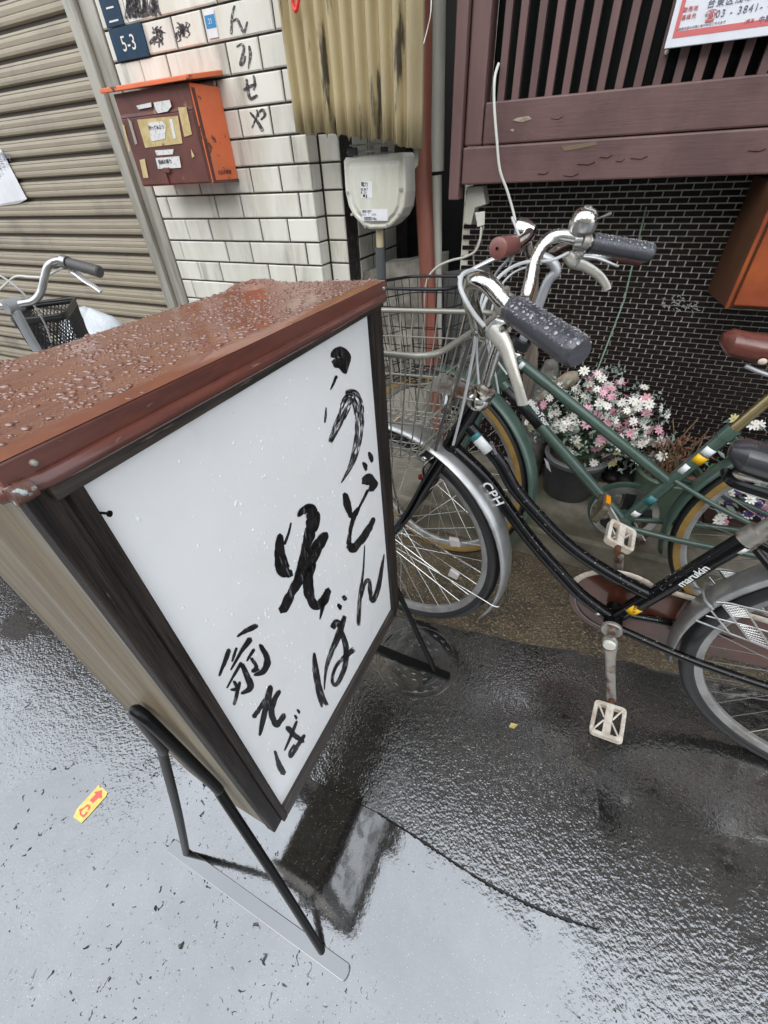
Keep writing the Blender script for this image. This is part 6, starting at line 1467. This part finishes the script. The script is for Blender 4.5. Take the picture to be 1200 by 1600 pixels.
# stones, blocks and driftwood along the wall foot
stone_m = mat('dark_stone', (.018, .018, .019), .5, col2=(.035, .034, .033), scale=12, bump=.3, bscale=40)
for i, (x, y, r_, sc3) in enumerate(((955, 752, .034, (1.1, .9, .7)), (972, 748, .040, (1.2, 1, .75)), (990, 756, .026, (1, 1, .8)), (1004, 764, .030, (1.3, .9, .6)), (938, 748, .028, (1, 1, .7)))):
    p = WALL.I @ gr(x, y, STEP_Z); p.y = min(p.y, .165); p.x += .012 * i
    b_ = MB().ball((p.x, p.y, STEP_Z + r_ * sc3[2] * .92), r_, 12, 8, sc3)
    for v in b_.v: v += Vector((math.sin(v.x * 90 + i), math.sin(v.z * 80), math.sin(v.y * 70 + i))) * .002
    lb = ['dark round stone nearest the charcoal flower pot', 'largest dark round stone at the foot of the brick wall', 'small dark stone next to the largest one', 'flat dark stone close to the pale green pot', 'dark pebble half hidden behind the flower pot'][[1, 1, 2, 3, 4][i] if i else 0]
    single('stone', b_, stone_m, lb, 'stone', WALL, (p.x, p.y, STEP_Z), smooth=True, group='stones along the wall foot')
p = WALL.I @ gr(947, 776, STEP_Z)
single('concrete_block', MB().hexa([(p.x - .045, p.y - .03, STEP_Z), (p.x + .05, p.y - .035, STEP_Z), (p.x + .05, p.y + .04, STEP_Z), (p.x - .045, p.y + .045, STEP_Z)],
                                   [(p.x - .042, p.y - .028, STEP_Z + .036), (p.x + .047, p.y - .03, STEP_Z + .036), (p.x + .046, p.y + .038, STEP_Z + .036), (p.x - .042, p.y + .04, STEP_Z + .036)]), conc_m,
       'small broken concrete block beside the charcoal flower pot', 'block', WALL, (p.x, p.y, STEP_Z), bevel=.004)
dw = Thing('driftwood', 'pale driftwood chunk on a stump behind the flowers by the brick wall', 'driftwood', WALL, (.45, .13, STEP_Z))
dw.part('stump', MB().lathe([(0, 0), (.05, 0), (.045, .12), (.052, .30), (.040, .40), (.022, .46), (0, .47)], (.405, .125, STEP_Z), (0, 0, 1), 12), mat('grey_stump', (.14, .135, .12), .8, col2=(.07, .065, .055), scale=30, bump=1, bscale=60, bdist=.006), smooth=True)
dw.part('branch', MB().tube(spline([wa(842, 622, .10), wa(868, 606, .09), wa(890, 592, .085), wa(903, 588, .09)], 5), lerp_list([.020, .024, .026, .016], 5), 10), mat('bare_driftwood', (.34, .28, .21), .75, col2=(.24, .19, .135), scale=26, stretch=(3, 3, 1), bump=.5, bscale=70), smooth=True)
stk = Thing('garden_stake', 'thin pale green garden stake leaning on the brick wall above the flowers', 'stake', WALL, (.6, .1, .3))
stk.part('cane', MB().tube([wa(1010, 323, .185), wa(975, 470, .15), wa(930, 587, .11)], .0024, 7), mat('green_stake', (.20, .30, .22), .45), smooth=True)
stk.part('stick', MB().tube(spline([wa(931, 584, .108), wa(924, 606, .105), wa(912, 640, .09), Vector((.60, .06, .30))], 5), .0036, 7), MATS['dry_stalk'], smooth=True)

# ------------------------------------------------------------------ things lying on the road
mc = gr(652, 1030); mhr = .118
mh = Thing('manhole_cover', 'small round cast iron cover with raised lugs set in the wet road', 'manhole cover', WORLDF, (mc.x, mc.y, 0))
cast = mat('wet_cast_iron', (.014, .013, .012), .10, ior=2.9, bump=.3, bscale=90, bdist=.001)
M_ = Vector((mc.x, mc.y, 0))
mh.part('plate', MB().lathe([(0, .0050), (mhr - .012, .0050), (mhr - .012, .003)], M_, (0, 0, 1), 48), cast, smooth=True)
mh.part('frame_ring', MB().ring(M_ + Vector((0, 0, .0050)), (0, 0, 1), mhr, [(-.006, -.003), (-.005, .0010), (.004, .0010), (.006, -.003)], 56), cast, smooth=True)
for rr_, w in ((.085, .003), (.032, .003)): mh.part('ring', MB().ring(M_ + Vector((0, 0, .0050)), (0, 0, 1), rr_, [(-w, -.002), (-w * .6, .0014), (w * .6, .0014), (w, -.002)], 48), cast, smooth=True)
lug_me = mesh_of('lug', MB().hexa([(-.007, -.004, -.002), (.007, -.004, -.002), (.007, .004, -.002), (-.007, .004, -.002)], [(-.005, -.003, .0028), (.005, -.003, .0028), (.005, .003, .0028), (-.005, .003, .0028)]), cast)
pl2 = []
for rr_, n in ((.100, 22), (.066, 14), (.048, 10)):
    for k in range(n):
        a = 2 * math.pi * k / n; pl2.append(Matrix.Translation((rr_ * math.cos(a), rr_ * math.sin(a), .0050)) @ Matrix.Rotation(a + R(90), 4, 'Z'))
copies('lug', lug_me, pl2, mh.o)
single('added_facing_row', MB().box((-14, -9, 0), (14, -7.0, 4.2)), light_wall, 'unseen pale building row across the street, added to block and bounce light', 'building', WALL, (0, -5, 0))  # out of view, added to cut low sky light and bounce some back
gs = Thing('road_sticker', 'small yellow sticker with a red arrow stuck on the wet road', 'sticker', WORLDF, gr(142, 1255))
kz = lambda x, y, z: gr(120 + x / 20, 1220 + y / 20, z)
def flat(pl, z0, z1): return MB().hexa([kz(x, y, z0) for x, y in pl], [kz(x, y, z1) for x, y in pl])
gs.part('sheet', flat([(700, 110), (720, 215), (800, 215), (960, 370), (900, 500), (400, 1060), (150, 1320), (-10, 1210), (-110, 1130), (0, 880), (330, 520)], .0005, .0016), mat('yellow_sticker', (.78, .62, .17), .35, col2=(.66, .50, .12), scale=60))
rp = mat('faded_red', (.72, .12, .09), .4)
gs.part('arrow', flat([(540, 360), (780, 290), (770, 555), (690, 525), (500, 700), (400, 610), (590, 420)], .0018, .0024), rp)
gp_ = [(75, 890, ), (190, 850), (330, 730), (410, 790), (410, 870), (350, 930), (330, 890), (360, 850), (330, 800), (240, 860), (150, 930), (130, 1000), (160, 1060), (230, 1060), (290, 960), (350, 990), (300, 1060), (200, 1150), (90, 1060)]
mbr = MB(); P0 = [kz(x, y, .0018) for x, y in gp_]; P1_ = [kz(x, y, .0024) for x, y in gp_]
gs.part('ring_mark', MB().hexa(P0, P1_), rp)
lf = MB(); c_ = gr(802, 1136, .005)
leaf(lf, c_ + Vector((-.012, 0, .002)), (1, .2, .1), .026, .008); single('fallen_leaf', lf, mat('yellow_leaf', (.45, .36, .13), .5), 'small yellow fallen leaf lying on the dark wet road', 'leaf', WORLDF, c_, solid=.0008)

# ------------------------------------------------------------------ rain standing on bars, grips, tubes and saddles
def wet(T, names, n, rmin, rmax, m=None):
    mb = MB(); tris = []
    for o in T.o.children:
        if o.type != 'MESH' or o.name.split('.')[0] not in names: continue
        me = o.data; M = o.matrix_local
        for p in me.polygons:
            nz = (M.to_3x3() @ p.normal)
            if nz.z > .05 and p.area > 0: tris.append((p.area * (nz.z + .2), [M @ me.vertices[i].co for i in p.vertices], nz.normalized()))
    tot = []; a = 0
    for t in tris: a += t[0]; tot.append(a)
    import bisect
    for _ in range(n):
        t = tris[min(bisect.bisect(tot, rnd.random() * a), len(tris) - 1)]; P = t[1]; w = [rnd.random() for _ in P]; sw_ = sum(w)
        c = sum((p * (k / sw_) for p, k in zip(P, w)), Vector((0, 0, 0))) + T.org; N = t[2]; u = N.orthogonal().normalized(); v = N.cross(u); r = rmin + (rmax - rmin) * rnd.random() ** 2.5
        vs = []; fs = []
        for rr, hh in ((1, -.1), (.85, .42)):
            for k in range(6): an = math.pi * k / 3; vs.append(c + (u * math.cos(an) + v * math.sin(an)) * r * rr + N * r * hh)
        vs.append(c + N * r * .62)
        for k in range(6): l = (k + 1) % 6; fs += [(k, l, 6 + l, 6 + k), (6 + k, 6 + l, 12)]
        mb.add(vs, fs)
    T.part('rain_drops', mb, m or drop_m, smooth=True, kind='stuff')
wet(bk, ('grip',), 1100, .0006, .0026, drop_dark)
wet(bk, ('handlebar', 'bell', 'stem', 'stem_clamp', 'brake_lever'), 520, .0006, .0020)
wet(bk, ('upper_tube', 'down_tube', 'seat_tube', 'chain_stay', 'saddle'), 900, .0006, .0017, drop_dark)
wet(bk, ('fender',), 260, .0006, .0016)
wet(gb, ('grip', 'saddle'), 160, .0007, .0026)
wet(gb, ('top_tube', 'down_tube', 'seat_tube', 'fender'), 500, .0005, .0015)
